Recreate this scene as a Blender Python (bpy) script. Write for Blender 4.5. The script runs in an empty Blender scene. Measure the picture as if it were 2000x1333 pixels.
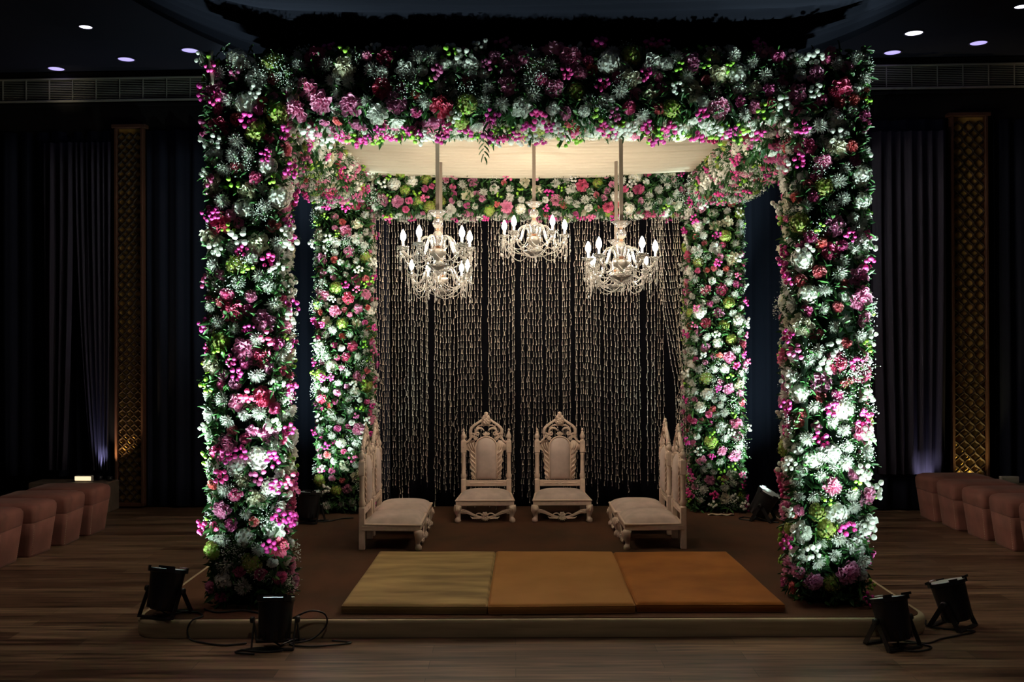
import bpy, math, random
import numpy as np
from mathutils import Matrix, Vector, Euler

random.seed(11)
rng = np.random.RandomState(5)
PI = math.pi
S = bpy.context.scene
COL = S.collection

# ------------------------------------------------------------------ camera, world, exposure
CAMZ = 1.783
cam_d = bpy.data.cameras.new('camera')
cam = bpy.data.objects.new('camera', cam_d)
COL.objects.link(cam)
cam.location = (0, 0, CAMZ)
cam_d.sensor_width = 36.0
cam_d.lens = 1960 * 36 / 2000
cam_d.clip_end = 60
ROLL = math.radians(-0.2)
cam.rotation_euler = (Euler((PI / 2 + 5.5 / 1960, 0, 5 / 1960)).to_matrix() @ Matrix.Rotation(ROLL, 3, 'Z')).to_euler()
S.camera = cam
S.view_settings.view_transform = 'Standard'
S.view_settings.look = 'None'
S.view_settings.exposure = 0.15
S.view_settings.gamma = 1.0
S.view_settings.use_curve_mapping = False
W = bpy.data.worlds.new('hall_dark')
S.world = W
W.use_nodes = True
W.node_tree.nodes['Background'].inputs[0].default_value = (0.30, 0.36, 0.62, 1)
W.node_tree.nodes['Background'].inputs[1].default_value = 0.012

PAR_COL = (0.74, 1.0, 0.90)
BULB_COL = (1.0, 0.83, 0.64)
BULB_POWER = 215.0


def lamp(kind, name, loc, power, color, aim=None, size=0.05, angle=60, blend=0.6, parent=None):
    l = bpy.data.lights.new(name, kind)
    l.energy = power
    l.color = color
    if kind in ('SPOT', 'POINT'):
        l.shadow_soft_size = size
    if kind == 'SPOT':
        l.spot_size = math.radians(angle)
        l.spot_blend = blend
    if kind == 'AREA':
        l.size = size
    o = bpy.data.objects.new(name, l)
    COL.objects.link(o)
    o.location = loc
    if aim is not None:
        o.rotation_euler = (Vector(aim) - Vector(loc)).to_track_quat('-Z', 'Y').to_euler()
    if parent:
        o.parent = parent
    return o


# added fill spots at ceiling height, out of view, to lift floor and platform
for hx, hy, hp in ((-2.6, 3.6, 135), (2.8, 3.6, 135), (0.2, 1.0, 175), (-3.7, 6.0, 66), (3.9, 6.0, 62)):
    lamp('SPOT', 'fill_spot', (hx, hy, 4.70), hp, (1.0, 0.80, 0.62), (hx, hy + 0.4, 0), 0.12, 110 if hy < 5 else 84, 1.0)
# two added narrow spots, out of view, putting pale pools on the front boards
lamp('SPOT', 'pool_spot', (-1.1, 5.0, 4.70), 28, (0.9, 0.97, 1), (-1.06, 5.5, 0), 0.03, 4.6, 1.0)
lamp('SPOT', 'pool_spot', (1.3, 5.0, 4.70), 28, (0.9, 0.97, 1), (1.27, 5.55, 0), 0.03, 4.6, 1.0)


# ------------------------------------------------------------------ materials
def mat(name, color=(0.8, 0.8, 0.8), rough=0.6, metal=0.0, emit=None, estr=0.0, trans=0.0, sheen=0.0,
        vary=0.0, nscale=None, namp=0.0, ncol=None, bump=0.0, bscale=200, spec=None, ior=None, coat=0.0, sss=0.0):
    m = bpy.data.materials.new(name)
    m.use_nodes = True
    nt = m.node_tree
    b = nt.nodes['Principled BSDF']
    c4 = tuple(color) + (1,)
    b.inputs['Base Color'].default_value = c4
    b.inputs['Roughness'].default_value = rough
    b.inputs['Metallic'].default_value = metal
    b.inputs['Transmission Weight'].default_value = trans
    b.inputs['Coat Weight'].default_value = coat
    if ior: b.inputs['IOR'].default_value = ior
    if sheen:
        b.inputs['Sheen Weight'].default_value = sheen
        b.inputs['Sheen Roughness'].default_value = 0.4
    if spec is not None: b.inputs['Specular IOR Level'].default_value = spec
    if emit:
        b.inputs['Emission Color'].default_value = tuple(emit) + (1,)
        b.inputs['Emission Strength'].default_value = estr
    last = None
    if nscale:
        tc = nt.nodes.new('ShaderNodeTexCoord')
        mp = nt.nodes.new('ShaderNodeMapping')
        mp.inputs['Scale'].default_value = nscale if isinstance(nscale, tuple) else (nscale,) * 3
        nt.links.new(tc.outputs['Object'], mp.inputs['Vector'])
        n = nt.nodes.new('ShaderNodeTexNoise')
        n.inputs['Scale'].default_value = 1.0
        n.inputs['Detail'].default_value = 4
        nt.links.new(mp.outputs['Vector'], n.inputs['Vector'])
        mx = nt.nodes.new('ShaderNodeMix')
        mx.data_type = 'RGBA'
        rp = nt.nodes.new('ShaderNodeMapRange')
        rp.inputs['From Min'].default_value = 0.35
        rp.inputs['From Max'].default_value = 0.65
        nt.links.new(n.outputs['Fac'], rp.inputs['Value'])
        nt.links.new(rp.outputs['Result'], mx.inputs['Factor'])
        mx.inputs['A'].default_value = c4
        mx.inputs['B'].default_value = tuple(ncol or [min(1, c * (1 - namp)) for c in color]) + (1,)
        nt.links.new(mx.outputs['Result'], b.inputs['Base Color'])
        last = mx.outputs['Result']
    if vary:
        oi = nt.nodes.new('ShaderNodeObjectInfo')
        hs = nt.nodes.new('ShaderNodeHueSaturation')
        r = nt.nodes.new('ShaderNodeMapRange')
        r.inputs['To Min'].default_value = 1 - vary
        r.inputs['To Max'].default_value = 1 + vary * 0.4
        nt.links.new(oi.outputs['Random'], r.inputs['Value'])
        nt.links.new(r.outputs['Result'], hs.inputs['Value'])
        r2 = nt.nodes.new('ShaderNodeMapRange')
        r2.inputs['To Min'].default_value = 0.5 - vary * 0.06
        r2.inputs['To Max'].default_value = 0.5 + vary * 0.06
        nt.links.new(oi.outputs['Random'], r2.inputs['Value'])
        nt.links.new(r2.outputs['Result'], hs.inputs['Hue'])
        if last:
            nt.links.new(last, hs.inputs['Color'])
        else:
            hs.inputs['Color'].default_value = c4
        nt.links.new(hs.outputs['Color'], b.inputs['Base Color'])
    if bump:
        n2 = nt.nodes.new('ShaderNodeTexNoise')
        n2.inputs['Scale'].default_value = bscale
        tc2 = nt.nodes.new('ShaderNodeTexCoord')
        nt.links.new(tc2.outputs['Object'], n2.inputs['Vector'])
        bp = nt.nodes.new('ShaderNodeBump')
        bp.inputs['Strength'].default_value = bump
        bp.inputs['Distance'].default_value = 0.004
        nt.links.new(n2.outputs['Fac'], bp.inputs['Height'])
        nt.links.new(bp.outputs['Normal'], b.inputs['Normal'])
    return m


def translucent(m, k=0.3):
    """thin petals and leaves let some light through"""
    nt = m.node_tree
    b = nt.nodes['Principled BSDF']; out = nt.nodes['Material Output']
    tr = nt.nodes.new('ShaderNodeBsdfTranslucent')
    mx = nt.nodes.new('ShaderNodeMixShader')
    mx.inputs[0].default_value = k
    if b.inputs['Base Color'].is_linked:
        nt.links.new(b.inputs['Base Color'].links[0].from_socket, tr.inputs['Color'])
    else:
        tr.inputs['Color'].default_value = b.inputs['Base Color'].default_value
    nt.links.new(b.outputs[0], mx.inputs[1]); nt.links.new(tr.outputs[0], mx.inputs[2])
    nt.links.new(mx.outputs[0], out.inputs['Surface'])


def wood_floor_mat():
    m = bpy.data.materials.new('plank_wood')
    m.use_nodes = True
    nt = m.node_tree
    b = nt.nodes['Principled BSDF']
    tc = nt.nodes.new('ShaderNodeTexCoord')
    br = nt.nodes.new('ShaderNodeTexBrick')
    br.offset = 0.37
    br.inputs['Scale'].default_value = 1.0
    br.inputs['Mortar Size'].default_value = 0.0015
    br.inputs['Brick Width'].default_value = 1.3
    br.inputs['Row Height'].default_value = 0.145
    br.inputs['Color1'].default_value = (0.11, 0.060, 0.036, 1)
    br.inputs['Color2'].default_value = (0.25, 0.158, 0.10, 1)
    br.inputs['Mortar'].default_value = (0.03, 0.018, 0.012, 1)
    br.inputs['Bias'].default_value = 0.0
    nt.links.new(tc.outputs['Object'], br.inputs['Vector'])
    mp = nt.nodes.new('ShaderNodeMapping')
    mp.inputs['Scale'].default_value = (1.6, 26, 1)
    nt.links.new(tc.outputs['Object'], mp.inputs['Vector'])
    n = nt.nodes.new('ShaderNodeTexNoise')
    n.inputs['Scale'].default_value = 1.0
    n.inputs['Detail'].default_value = 6
    n.inputs['Distortion'].default_value = 0.6
    nt.links.new(mp.outputs['Vector'], n.inputs['Vector'])
    rp = nt.nodes.new('ShaderNodeMapRange')
    rp.inputs['From Min'].default_value = 0.3
    rp.inputs['From Max'].default_value = 0.7
    rp.inputs['To Min'].default_value = 0.22
    rp.inputs['To Max'].default_value = 1.35
    nt.links.new(n.outputs['Fac'], rp.inputs['Value'])
    mx = nt.nodes.new('ShaderNodeMix')
    mx.data_type = 'RGBA'
    mx.blend_type = 'MULTIPLY'
    mx.inputs['Factor'].default_value = 1
    nt.links.new(br.outputs['Color'], mx.inputs['A'])
    nt.links.new(rp.outputs['Result'], mx.inputs['B'])
    nt.links.new(mx.outputs['Result'], b.inputs['Base Color'])
    b.inputs['Roughness'].default_value = 0.38
    b.inputs['Specular IOR Level'].default_value = 0.35
    return m


M = {}
M['floor'] = wood_floor_mat()
M['carpet'] = mat('brown_carpet', (0.115, 0.052, 0.030), 0.95, nscale=(2.2, 1.6, 2), ncol=(0.075, 0.043, 0.026), bump=0.5, bscale=350, spec=0.1)
M['skirt'] = mat('cream_platform_cloth', (0.52, 0.43, 0.27), 0.8, nscale=(2, 2, 30), namp=0.25)
M['core'] = mat('dark_foam', (0.008, 0.016, 0.008), 0.95, spec=0.1)
M['leaf'] = mat('leaf_green', (0.045, 0.14, 0.035), 0.45, nscale=9, ncol=(0.018, 0.07, 0.022))
M['leafl'] = mat('leaf_light', (0.065, 0.19, 0.035), 0.45, nscale=14, ncol=(0.035, 0.11, 0.028))
M['stem'] = mat('stem_green', (0.10, 0.26, 0.05), 0.6)
M['white'] = mat('petal_white', (0.93, 0.93, 0.88), 0.62, vary=0.16)
M['cream'] = mat('petal_cream', (0.90, 0.86, 0.70), 0.62, vary=0.14)
M['pink'] = mat('petal_pink', (0.84, 0.20, 0.46), 0.55, vary=0.2)
M['lpink'] = mat('petal_light_pink', (0.90, 0.40, 0.62), 0.55, vary=0.16)
M['rose'] = mat('petal_rose', (0.80, 0.17, 0.33), 0.55, vary=0.24)
M['magenta'] = mat('petal_magenta', (0.72, 0.045, 0.34), 0.5, vary=0.22)
M['coral'] = mat('petal_coral', (0.84, 0.24, 0.27), 0.58, vary=0.25)
M['lime'] = mat('bud_lime', (0.30, 0.62, 0.05), 0.5, vary=0.2)
M['ygreen'] = mat('hydrangea_green', (0.42, 0.46, 0.12), 0.6, vary=0.25)
M['gyp'] = mat('gypsophila_white', (0.80, 0.84, 0.78), 0.7)
M['canopy'] = mat('cream_fabric', (0.52, 0.47, 0.37), 0.45, spec=0.5)
M['bud'] = mat('tuberose_bud', (0.88, 0.76, 0.65), 0.6, nscale=22, ncol=(0.68, 0.57, 0.46))
M['string'] = mat('string', (0.24, 0.20, 0.16), 0.8)
M['chair'] = mat('chair_cream_paint', (0.78, 0.60, 0.49), 0.42, nscale=30, namp=0.12, bump=0.12, bscale=60)
M['chairfab'] = mat('chair_velvet', (0.66, 0.52, 0.47), 0.85, sheen=0.2, nscale=(9, 9, 9), namp=0.2, bump=0.15)
M['tufts'] = mat('chair_piping', (0.34, 0.25, 0.19), 0.7)
M['rod'] = mat('rod_metal', (0.30, 0.25, 0.21), 0.4, metal=0.6)
M['glass'] = mat('crystal_glass', (1.0, 0.98, 0.95), 0.06, trans=0.90, ior=1.45, coat=0.4)
M['bead'] = mat('crystal_bead', (0.98, 0.93, 0.88), 0.08, trans=0.6, ior=1.6, coat=0.8)
M['copper'] = mat('copper_collar', (0.55, 0.26, 0.15), 0.3, metal=0.9)
M['silverhub'] = mat('cut_glass_hub', (0.42, 0.38, 0.33), 0.22, metal=0.5)
M['candle'] = mat('candle_sleeve', (0.92, 0.88, 0.80), 0.4)
M['bulb'] = mat('lit_bulb', (1, 1, 1), 0.4, emit=BULB_COL, estr=BULB_POWER)
M['parblack'] = mat('par_black_metal', (0.010, 0.010, 0.012), 0.38, spec=0.5)
M['parrim'] = mat('par_clip_metal', (0.85, 0.9, 0.92), 0.35, metal=0.5)
M['parlens'] = mat('par_lit_lens', (0.9, 1, 1), 0.2, emit=(0.80, 1.0, 0.97), estr=9)
M['cable'] = mat('black_cable', (0.008, 0.008, 0.009), 0.5)
M['goldpad'] = mat('gold_velvet', (0.50, 0.345, 0.145), 0.8, sheen=0.1, nscale=(1.6, 7, 2), ncol=(0.25, 0.165, 0.07), spec=0.1, bump=0.1)
M['ochre'] = mat('ochre_velvet', (0.46, 0.225, 0.072), 0.8, spec=0.1, sheen=0.05, nscale=(3, 3, 3), ncol=(0.40, 0.19, 0.058), bump=0.1)
M['rust'] = mat('rust_velvet', (0.40, 0.150, 0.032), 0.8, spec=0.1, sheen=0.05, nscale=(3, 4, 3), ncol=(0.30, 0.11, 0.024), bump=0.1)
M['ottoman'] = mat('rose_velvet', (0.30, 0.115, 0.092), 0.85, sheen=0.1, nscale=(5, 5, 4), ncol=(0.19, 0.078, 0.062), bump=0.1)
M['nail'] = mat('nailhead', (0.6, 0.5, 0.36), 0.3, metal=0.9)
M['navy'] = mat('navy_curtain', (0.012, 0.015, 0.030), 0.9, spec=0.15)
M['blackcloth'] = mat('black_curtain', (0.005, 0.005, 0.008), 0.95, spec=0.05)
M['swag'] = mat('navy_swag', (0.004, 0.0045, 0.010), 0.9, spec=0.1)
M['sheer'] = mat('grey_lilac_curtain', (0.045, 0.042, 0.066), 0.85, spec=0.1)
M['ceil'] = mat('dark_ceiling', (0.018, 0.018, 0.040), 0.9)
M['wall'] = mat('dark_wall', (0.035, 0.032, 0.034), 0.9)
M['bulk'] = mat('bulkhead_paint', (0.018, 0.016, 0.016), 0.9, spec=0.1)
M['grille'] = mat('grille_metal', (0.40, 0.38, 0.32), 0.6)
M['jamb'] = mat('wood_strip', (0.09, 0.036, 0.02), 0.6)
M['lattice'] = mat('dark_lattice', (0.035, 0.02, 0.012), 0.6, spec=0.2)
M['gold'] = mat('gold_backing', (0.60, 0.38, 0.10), 0.6, metal=0.1)
M['plinth'] = mat('plinth_stone', (0.16, 0.12, 0.09), 0.7, nscale=8, namp=0.3)
M['strip_lit'] = mat('lit_fixture', (1, 0.9, 0.7), 0.4, emit=(1.0, 0.80, 0.50), estr=1.0)
M['fixture'] = mat('fixture_white', (0.5, 0.48, 0.45), 0.5)
M['dl_lit'] = mat('downlight_glow', (1, 1, 1), 0.4, emit=(0.50, 0.42, 1.0), estr=1.0)
M['dl_lit_w'] = mat('downlight_glow_white', (1, 1, 1), 0.4, emit=(0.80, 0.78, 1.0), estr=3.0)
M['dl_rim'] = mat('downlight_rim', (0.10, 0.09, 0.14), 0.5)
M['wax'] = mat('cloth_scrap', (0.55, 0.42, 0.30), 0.8)


for k_ in ('white', 'cream', 'pink', 'lpink', 'rose', 'coral', 'ygreen'):
    translucent(M[k_], 0.32)
translucent(M['leaf'], 0.25)


# ------------------------------------------------------------------ mesh helpers
class MB:
    def __init__(self):
        self.v = []; self.f = []; self.m = []; self.n = 0

    def add(self, verts, faces, mi=0):
        verts = np.asarray(verts, float).reshape(-1, 3)
        self.v.append(verts)
        n = self.n
        self.f.extend([tuple(i + n for i in f) for f in faces])
        self.m.extend([mi] * len(faces))
        self.n += len(verts)
        return self

    def inst(self, tv, tf, mats, mi=0):
        """many copies of a template (tv Nx3) by a list of 4x4 matrices"""
        tv = np.asarray(tv, float)
        for Mx in mats:
            A = np.asarray(Mx, float)
            self.add(tv @ A[:3, :3].T + A[:3, 3], tf, mi)
        return self

    def box(self, c, s, rot=None, mi=0, taper=1.0):
        x, y, z = s[0] / 2, s[1] / 2, s[2] / 2
        t = taper
        v = np.array([(-x * t, -y * t, -z), (x * t, -y * t, -z), (x * t, y * t, -z), (-x * t, y * t, -z),
                      (-x, -y, z), (x, -y, z), (x, y, z), (-x, y, z)])
        if rot is not None:
            v = v @ np.array(rot.to_matrix() if hasattr(rot, 'to_matrix') else rot).T
        v = v + np.array(c)
        return self.add(v, [(0, 3, 2, 1), (4, 5, 6, 7), (0, 1, 5, 4), (1, 2, 6, 5), (2, 3, 7, 6), (3, 0, 4, 7)], mi)

    def bbox(self, c, s, bev=0.006, rot=None, mi=0):
        """box with chamfered edges"""
        x, y, z = s[0] / 2, s[1] / 2, s[2] / 2
        b = min(bev, x * .9, y * .9, z * .9)
        rings = []
        for zz, k in ((-z, b), (-z + b, 0), (z - b, 0), (z, b)):
            X, Y = x - k, y - k
            bb = b if k == 0 else b * 0.6
            rings.append([(-X + bb, -Y, zz), (X - bb, -Y, zz), (X, -Y + bb, zz), (X, Y - bb, zz),
                          (X - bb, Y, zz), (-X + bb, Y, zz), (-X, Y - bb, zz), (-X, -Y + bb, zz)])
        v = np.array([p for r in rings for p in r])
        f = [tuple(range(7, -1, -1)), tuple(range(24, 32))]
        for i in range(3):
            for j in range(8):
                a = i * 8 + j; c2 = i * 8 + (j + 1) % 8
                f.append((a, c2, c2 + 8, a + 8))
        if rot is not None:
            v = v @ np.array(rot.to_matrix() if hasattr(rot, 'to_matrix') else rot).T
        return self.add(v + np.array(c), f, mi)

    def lathe(self, prof, seg=12, c=(0, 0, 0), mi=0, rot=None, ripple=None):
        v = []
        for (r, z) in prof:
            for k in range(seg):
                a = 2 * PI * k / seg
                rr = r * (1 + (ripple(a, z) if ripple else 0))
                v.append((rr * math.cos(a), rr * math.sin(a), z))
        v = np.array(v)
        f = []
        for i in range(len(prof) - 1):
            for k in range(seg):
                a = i * seg + k; b = i * seg + (k + 1) % seg
                f.append((a, b, b + seg, a + seg))
        f.append(tuple(range(seg - 1, -1, -1)))
        n = (len(prof) - 1) * seg
        f.append(tuple(range(n, n + seg)))
        if rot is not None:
            v = v @ np.array(rot.to_matrix() if hasattr(rot, 'to_matrix') else rot).T
        return self.add(v + np.array(c), f, mi)

    def tube(self, pts, r, seg=6, mi=0, flat=1.0, caps=True):
        pts = [Vector(p) for p in pts]
        rs = r if isinstance(r, (list, tuple)) else [r] * len(pts)
        n = len(pts)
        tang = []
        for i in range(n):
            t = pts[min(i + 1, n - 1)] - pts[max(i - 1, 0)]
            tang.append(t.normalized() if t.length > 1e-9 else Vector((0, 0, 1)))
        up = Vector((0, 1, 0)) if abs(tang[0].y) < 0.9 else Vector((1, 0, 0))
        v = []
        for i in range(n):
            side = tang[i].cross(up)
            if side.length < 1e-6: side = Vector((1, 0, 0))
            side.normalize()
            nrm = side.cross(tang[i]).normalized()
            up = nrm
            for k in range(seg):
                a = 2 * PI * k / seg
                v.append(tuple(pts[i] + side * (math.cos(a) * rs[i]) + nrm * (math.sin(a) * rs[i] * flat)))
        f = []
        for i in range(n - 1):
            for k in range(seg):
                a = i * seg + k; b = i * seg + (k + 1) % seg
                f.append((a, b, b + seg, a + seg))
        if caps:
            f.append(tuple(range(seg - 1, -1, -1)))
            f.append(tuple(range((n - 1) * seg, n * seg)))
        return self.add(v, f, mi)

    def grid(self, fn, nu, nv, mi=0, closeu=False):
        v = [fn(i / (nu - (0 if closeu else 1)), j / (nv - 1)) for j in range(nv) for i in range(nu)]
        f = []
        for j in range(nv - 1):
            for i in range(nu - (0 if closeu else 1)):
                a = j * nu + i; b = j * nu + (i + 1) % nu
                f.append((a, b, b + nu, a + nu))
        return self.add(v, f, mi)

    def ell(self, c, s, seg=10, rings=6, rot=None, mi=0):
        prof = []
        for i in range(rings + 1):
            t = PI * i / rings
            prof.append((max(0.001, math.sin(t)), -math.cos(t)))
        v = []
        for (r, z) in prof:
            for k in range(seg):
                a = 2 * PI * k / seg
                v.append((r * math.cos(a) * s[0], r * math.sin(a) * s[1], z * s[2]))
        v = np.array(v)
        f = []
        for i in range(rings):
            for k in range(seg):
                a = i * seg + k; b = i * seg + (k + 1) % seg
                f.append((a, b, b + seg, a + seg))
        if rot is not None:
            v = v @ np.array(rot.to_matrix() if hasattr(rot, 'to_matrix') else rot).T
        return self.add(v + np.array(c), f, mi)

    def mesh(self, name, mats, smooth=True):
        me = bpy.data.meshes.new(name)
        vv = np.concatenate(self.v) if self.v else np.zeros((0, 3))
        me.from_pydata(vv.tolist(), [], self.f)
        if not isinstance(mats, (list, tuple)): mats = [mats]
        for m_ in mats: me.materials.append(m_)
        if len(mats) > 1:
            me.polygons.foreach_set('material_index', self.m)
        if smooth:
            me.polygons.foreach_set('use_smooth', [True] * len(me.polygons))
        me.update()
        return me

    def build(self, name, mats, parent=None, smooth=True, loc=None, rot=None, sharp=None):
        me = self.mesh(name, mats, smooth)
        if sharp:
            me.set_sharp_from_angle(angle=math.radians(sharp))
        o = bpy.data.objects.new(name, me)
        COL.objects.link(o)
        if parent: o.parent = parent
        if loc is not None: o.location = loc
        if rot is not None: o.rotation_euler = rot
        return o


def tag(o, label=None, cat=None, group=None, kind=None):
    if label: o['label'] = label
    if cat: o['category'] = cat
    if group: o['group'] = group
    if kind: o['kind'] = kind
    return o


def empty(name, loc=(0, 0, 0), rz=0.0, label=None, cat=None, group=None):
    o = bpy.data.objects.new(name, None)
    COL.objects.link(o)
    o.location = loc
    o.rotation_euler = (0, 0, rz)
    o.empty_display_size = 0.1
    return tag(o, label, cat, group)


KIDS = {}


def copy_tree(o, parent=None):
    c = o.copy()
    COL.objects.link(c)
    if parent: c.parent = parent
    for ch in [x for x in o.children]:
        copy_tree(ch, c)
    return c


# ------------------------------------------------------------------ room
PZ = 0.11           # platform top
AX = 0.15           # mandap axis


def wall_y(x):
    return 10.87 - 0.045 * x


WROT = math.atan(-0.045)

tag(MB().box((0, 5.5, -0.05), (15, 13, 0.1)).build('floor', M['floor'], smooth=False), kind='structure')
tag(MB().box((0, 5.5, 4.87), (15, 13, 0.1)).build('ceiling', M['ceil'], smooth=False), kind='structure')
tag(MB().box((0, 0, 2.4), (14.6, 0.12, 4.82)).build('wall_back', M['wall'], smooth=False, loc=(0, 11.26, 0), rot=(0, 0, WROT)), kind='structure')
tag(MB().box((-7.3, 5.5, 2.4), (0.12, 12.6, 4.82)).build('wall_left', M['wall'], smooth=False), kind='structure')
tag(MB().box((7.3, 5.5, 2.4), (0.12, 12.6, 4.82)).build('wall_right', M['wall'], smooth=False), kind='structure')
# bulkhead above the curtains that carries the grilles
mb = MB().box((0, 0, 4.46), (14.3, 0.25, 0.70))
mb.box((0, -0.135, 4.44), (14.3, 0.03, 0.03))
tag(mb.build('trim_1', M['bulk'], smooth=False, loc=(0, 11.00, 0), rot=(0, 0, WROT)), kind='structure')
tag(MB().box((0, 0, 0.04), (14.2, 0.02, 0.08)).build('baseboard_back', M['wall'], smooth=False, loc=(0, 11.10, 0), rot=(0, 0, WROT)), kind='structure')


def WP(x, dz, off=0.0):
    """point on the back wall plane (x along wall), off towards the room"""
    return (x, wall_y(x) - off, dz)


def make_vent(x0, x1, label):
    t = empty('air_grille', WP((x0 + x1) / 2, 4.485), WROT, label, 'air grille', 'ceiling grilles')
    L = (x1 - x0)
    h = 0.245
    fr = MB()
    fr.box((0, -0.01, h), (L, 0.03, 0.016)); fr.box((0, -0.01, 0), (L, 0.03, 0.020))
    fr.box((-L / 2, -0.01, h / 2), (0.016, 0.03, h)); fr.box((L / 2, -0.01, h / 2), (0.016, 0.03, h))
    fr.build('frame', M['grille'], t, smooth=False)
    MB().box((0, 0.012, h / 2), (L, 0.006, h)).build('back_plate', M['wall'], t, smooth=False)
    sl = MB()
    for k in range(1, 13):
        sl.box((0, 0.0, h * k / 13), (L, 0.012, 0.0045), rot=Euler((0.5, 0, 0)))
    sl.build('slats', M['grille'], t, smooth=False)
    n = int(L / 0.262)
    for k in range(1, n):
        dv = MB().box((-L / 2 + L * k / n, -0.006, h / 2), (0.007, 0.02, h))
        dv.build('divider', M['grille'], t, smooth=False)
    return t


make_vent(-6.2, -2.5, 'long slatted air grille high on the wall left of the flower canopy')
make_vent(2.9, 6.1, 'long slatted air grille high on the wall right of the flower canopy')

# recessed ceiling downlights
DLZ = 4.82


def at_ceiling(px, py):
    d = (DLZ - CAMZ) * 1960 / (672 - py)
    return ((px - 1005) * d / 1960, d)


dls = [(168, 47, 1, 'small white ceiling downlight, farthest from the wall at far left'),
       (247, 111, 0, 'lilac ceiling downlight nearest the left flower pillar in the open ceiling'),
       (110, 129, 0, 'lilac ceiling downlight close above the left air grille'),
       (372, 94, 0, 'lilac ceiling downlight half hidden by the navy drape, beside left pillar top'),
       (1787, 66, 2, 'bright lilac ceiling downlight right of the right pillar top'),
       (1745, 104, 0, 'lilac ceiling downlight close above the right air grille'),
       (1913, 86, 0, 'wide lilac ceiling downlight at far right above the air grille'),
       (1997, 15, 1, 'white ceiling downlight cut by the right edge of the photo')]
for px, py, wht, lab in dls:
    x, d = at_ceiling(px, py)
    t = empty('ceiling_downlight', (x, d, DLZ), 0, lab, 'downlight', 'ceiling downlights')
    r = 0.085 if wht != 1 else 0.06
    MB().lathe([(r * 1.02, 0), (r * 1.18, -0.001), (r * 1.15, -0.012), (r, -0.012), (r * 0.95, -0.002)], 24).build('rim', M['dl_rim'], t)
    MB().lathe([(0.001, -0.004), (r * 0.96, -0.004), (r * 0.96, -0.007), (0.001, -0.007)], 24).build(
        'lamp_face', M['dl_lit_w' if wht else 'dl_lit'], t)


# ------------------------------------------------------------------ curtains, lattice columns
def curtain(name, x0, x1, z0, z1, off, label, m, folds, amp=0.035, taper=None, group=None, seed=0):
    rr = random.Random(seed)
    ph = [rr.uniform(0, 6.28) for _ in range(4)]
    L = x1 - x0
    nu = max(40, int(folds * 9))

    def fn(u, v):
        z = z0 + (z1 - z0) * v
        xx = x0 + L * u
        if taper:
            k = (1 - v) ** 2.2
            xc = taper[0]
            xx = xx + (xc - xx) * k * taper[1]
        w = u * folds * 2 * PI
        y = amp * (math.sin(w + 0.5 * math.sin(w * 0.31 + ph[0])) + 0.35 * math.sin(w * 2.1 + ph[1]) + 0.4 * math.sin(w * 0.37 + ph[2] + v))
        y += 0.006 * math.sin(v * 5 + u * 40)
        return (xx, wall_y(xx) - off + y, z)
    mb = MB().grid(fn, nu, 14)
    o = mb.build(name, m)
    sm = o.modifiers.new('thickness', 'SOLIDIFY'); sm.thickness = 0.004
    tag(o, label, 'curtain', group)
    return o


curtain('curtain', -7.1, -4.40, 0.34, 4.14, 0.02, 'dark navy curtain panel at far left behind the left ottomans', M['navy'], 14, seed=1)
curtain('curtain', -4.03, -1.35, 0.02, 4.14, 0.05, 'navy curtain between the left lattice column and the flower string curtain', M['navy'], 14, 0.022, seed=2)
curtain('curtain', -1.33, 1.95, 0.02, 4.14, 0.05, 'black curtain behind the hanging flower strings', M['blackcloth'], 16, 0.022, seed=3)
curtain('curtain', 1.97, 4.58, 0.02, 4.14, 0.05, 'navy curtain between the right rear pillar and the right lattice column', M['navy'], 13, 0.022, seed=4)
curtain('curtain', 5.06, 7.1, 0.02, 4.14, 0.02, 'dark navy curtain panel at far right behind the right ottomans', M['navy'], 11, seed=5)
curtain('sheer_curtain', -4.78, -4.40, 0.42, 4.0, 0.13, 'lilac sheer curtain gathered to a point beside the left lattice column', M['sheer'], 6, 0.022, (-4.47, 0.55), seed=6)
curtain('sheer_curtain', -5.15, -4.82, 0.42, 4.0, 0.13, 'dark sheer curtain falling straight, second from the left lattice column', M['sheer'], 3, 0.03, (-5.1, 0.3), seed=7)
curtain('sheer_curtain', 3.75, 4.52, 0.40, 4.0, 0.15, 'grey lilac curtain lit from below beside the right lattice column', M['sheer'], 7, 0.03, (4.22, 0.12), seed=8)


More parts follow.
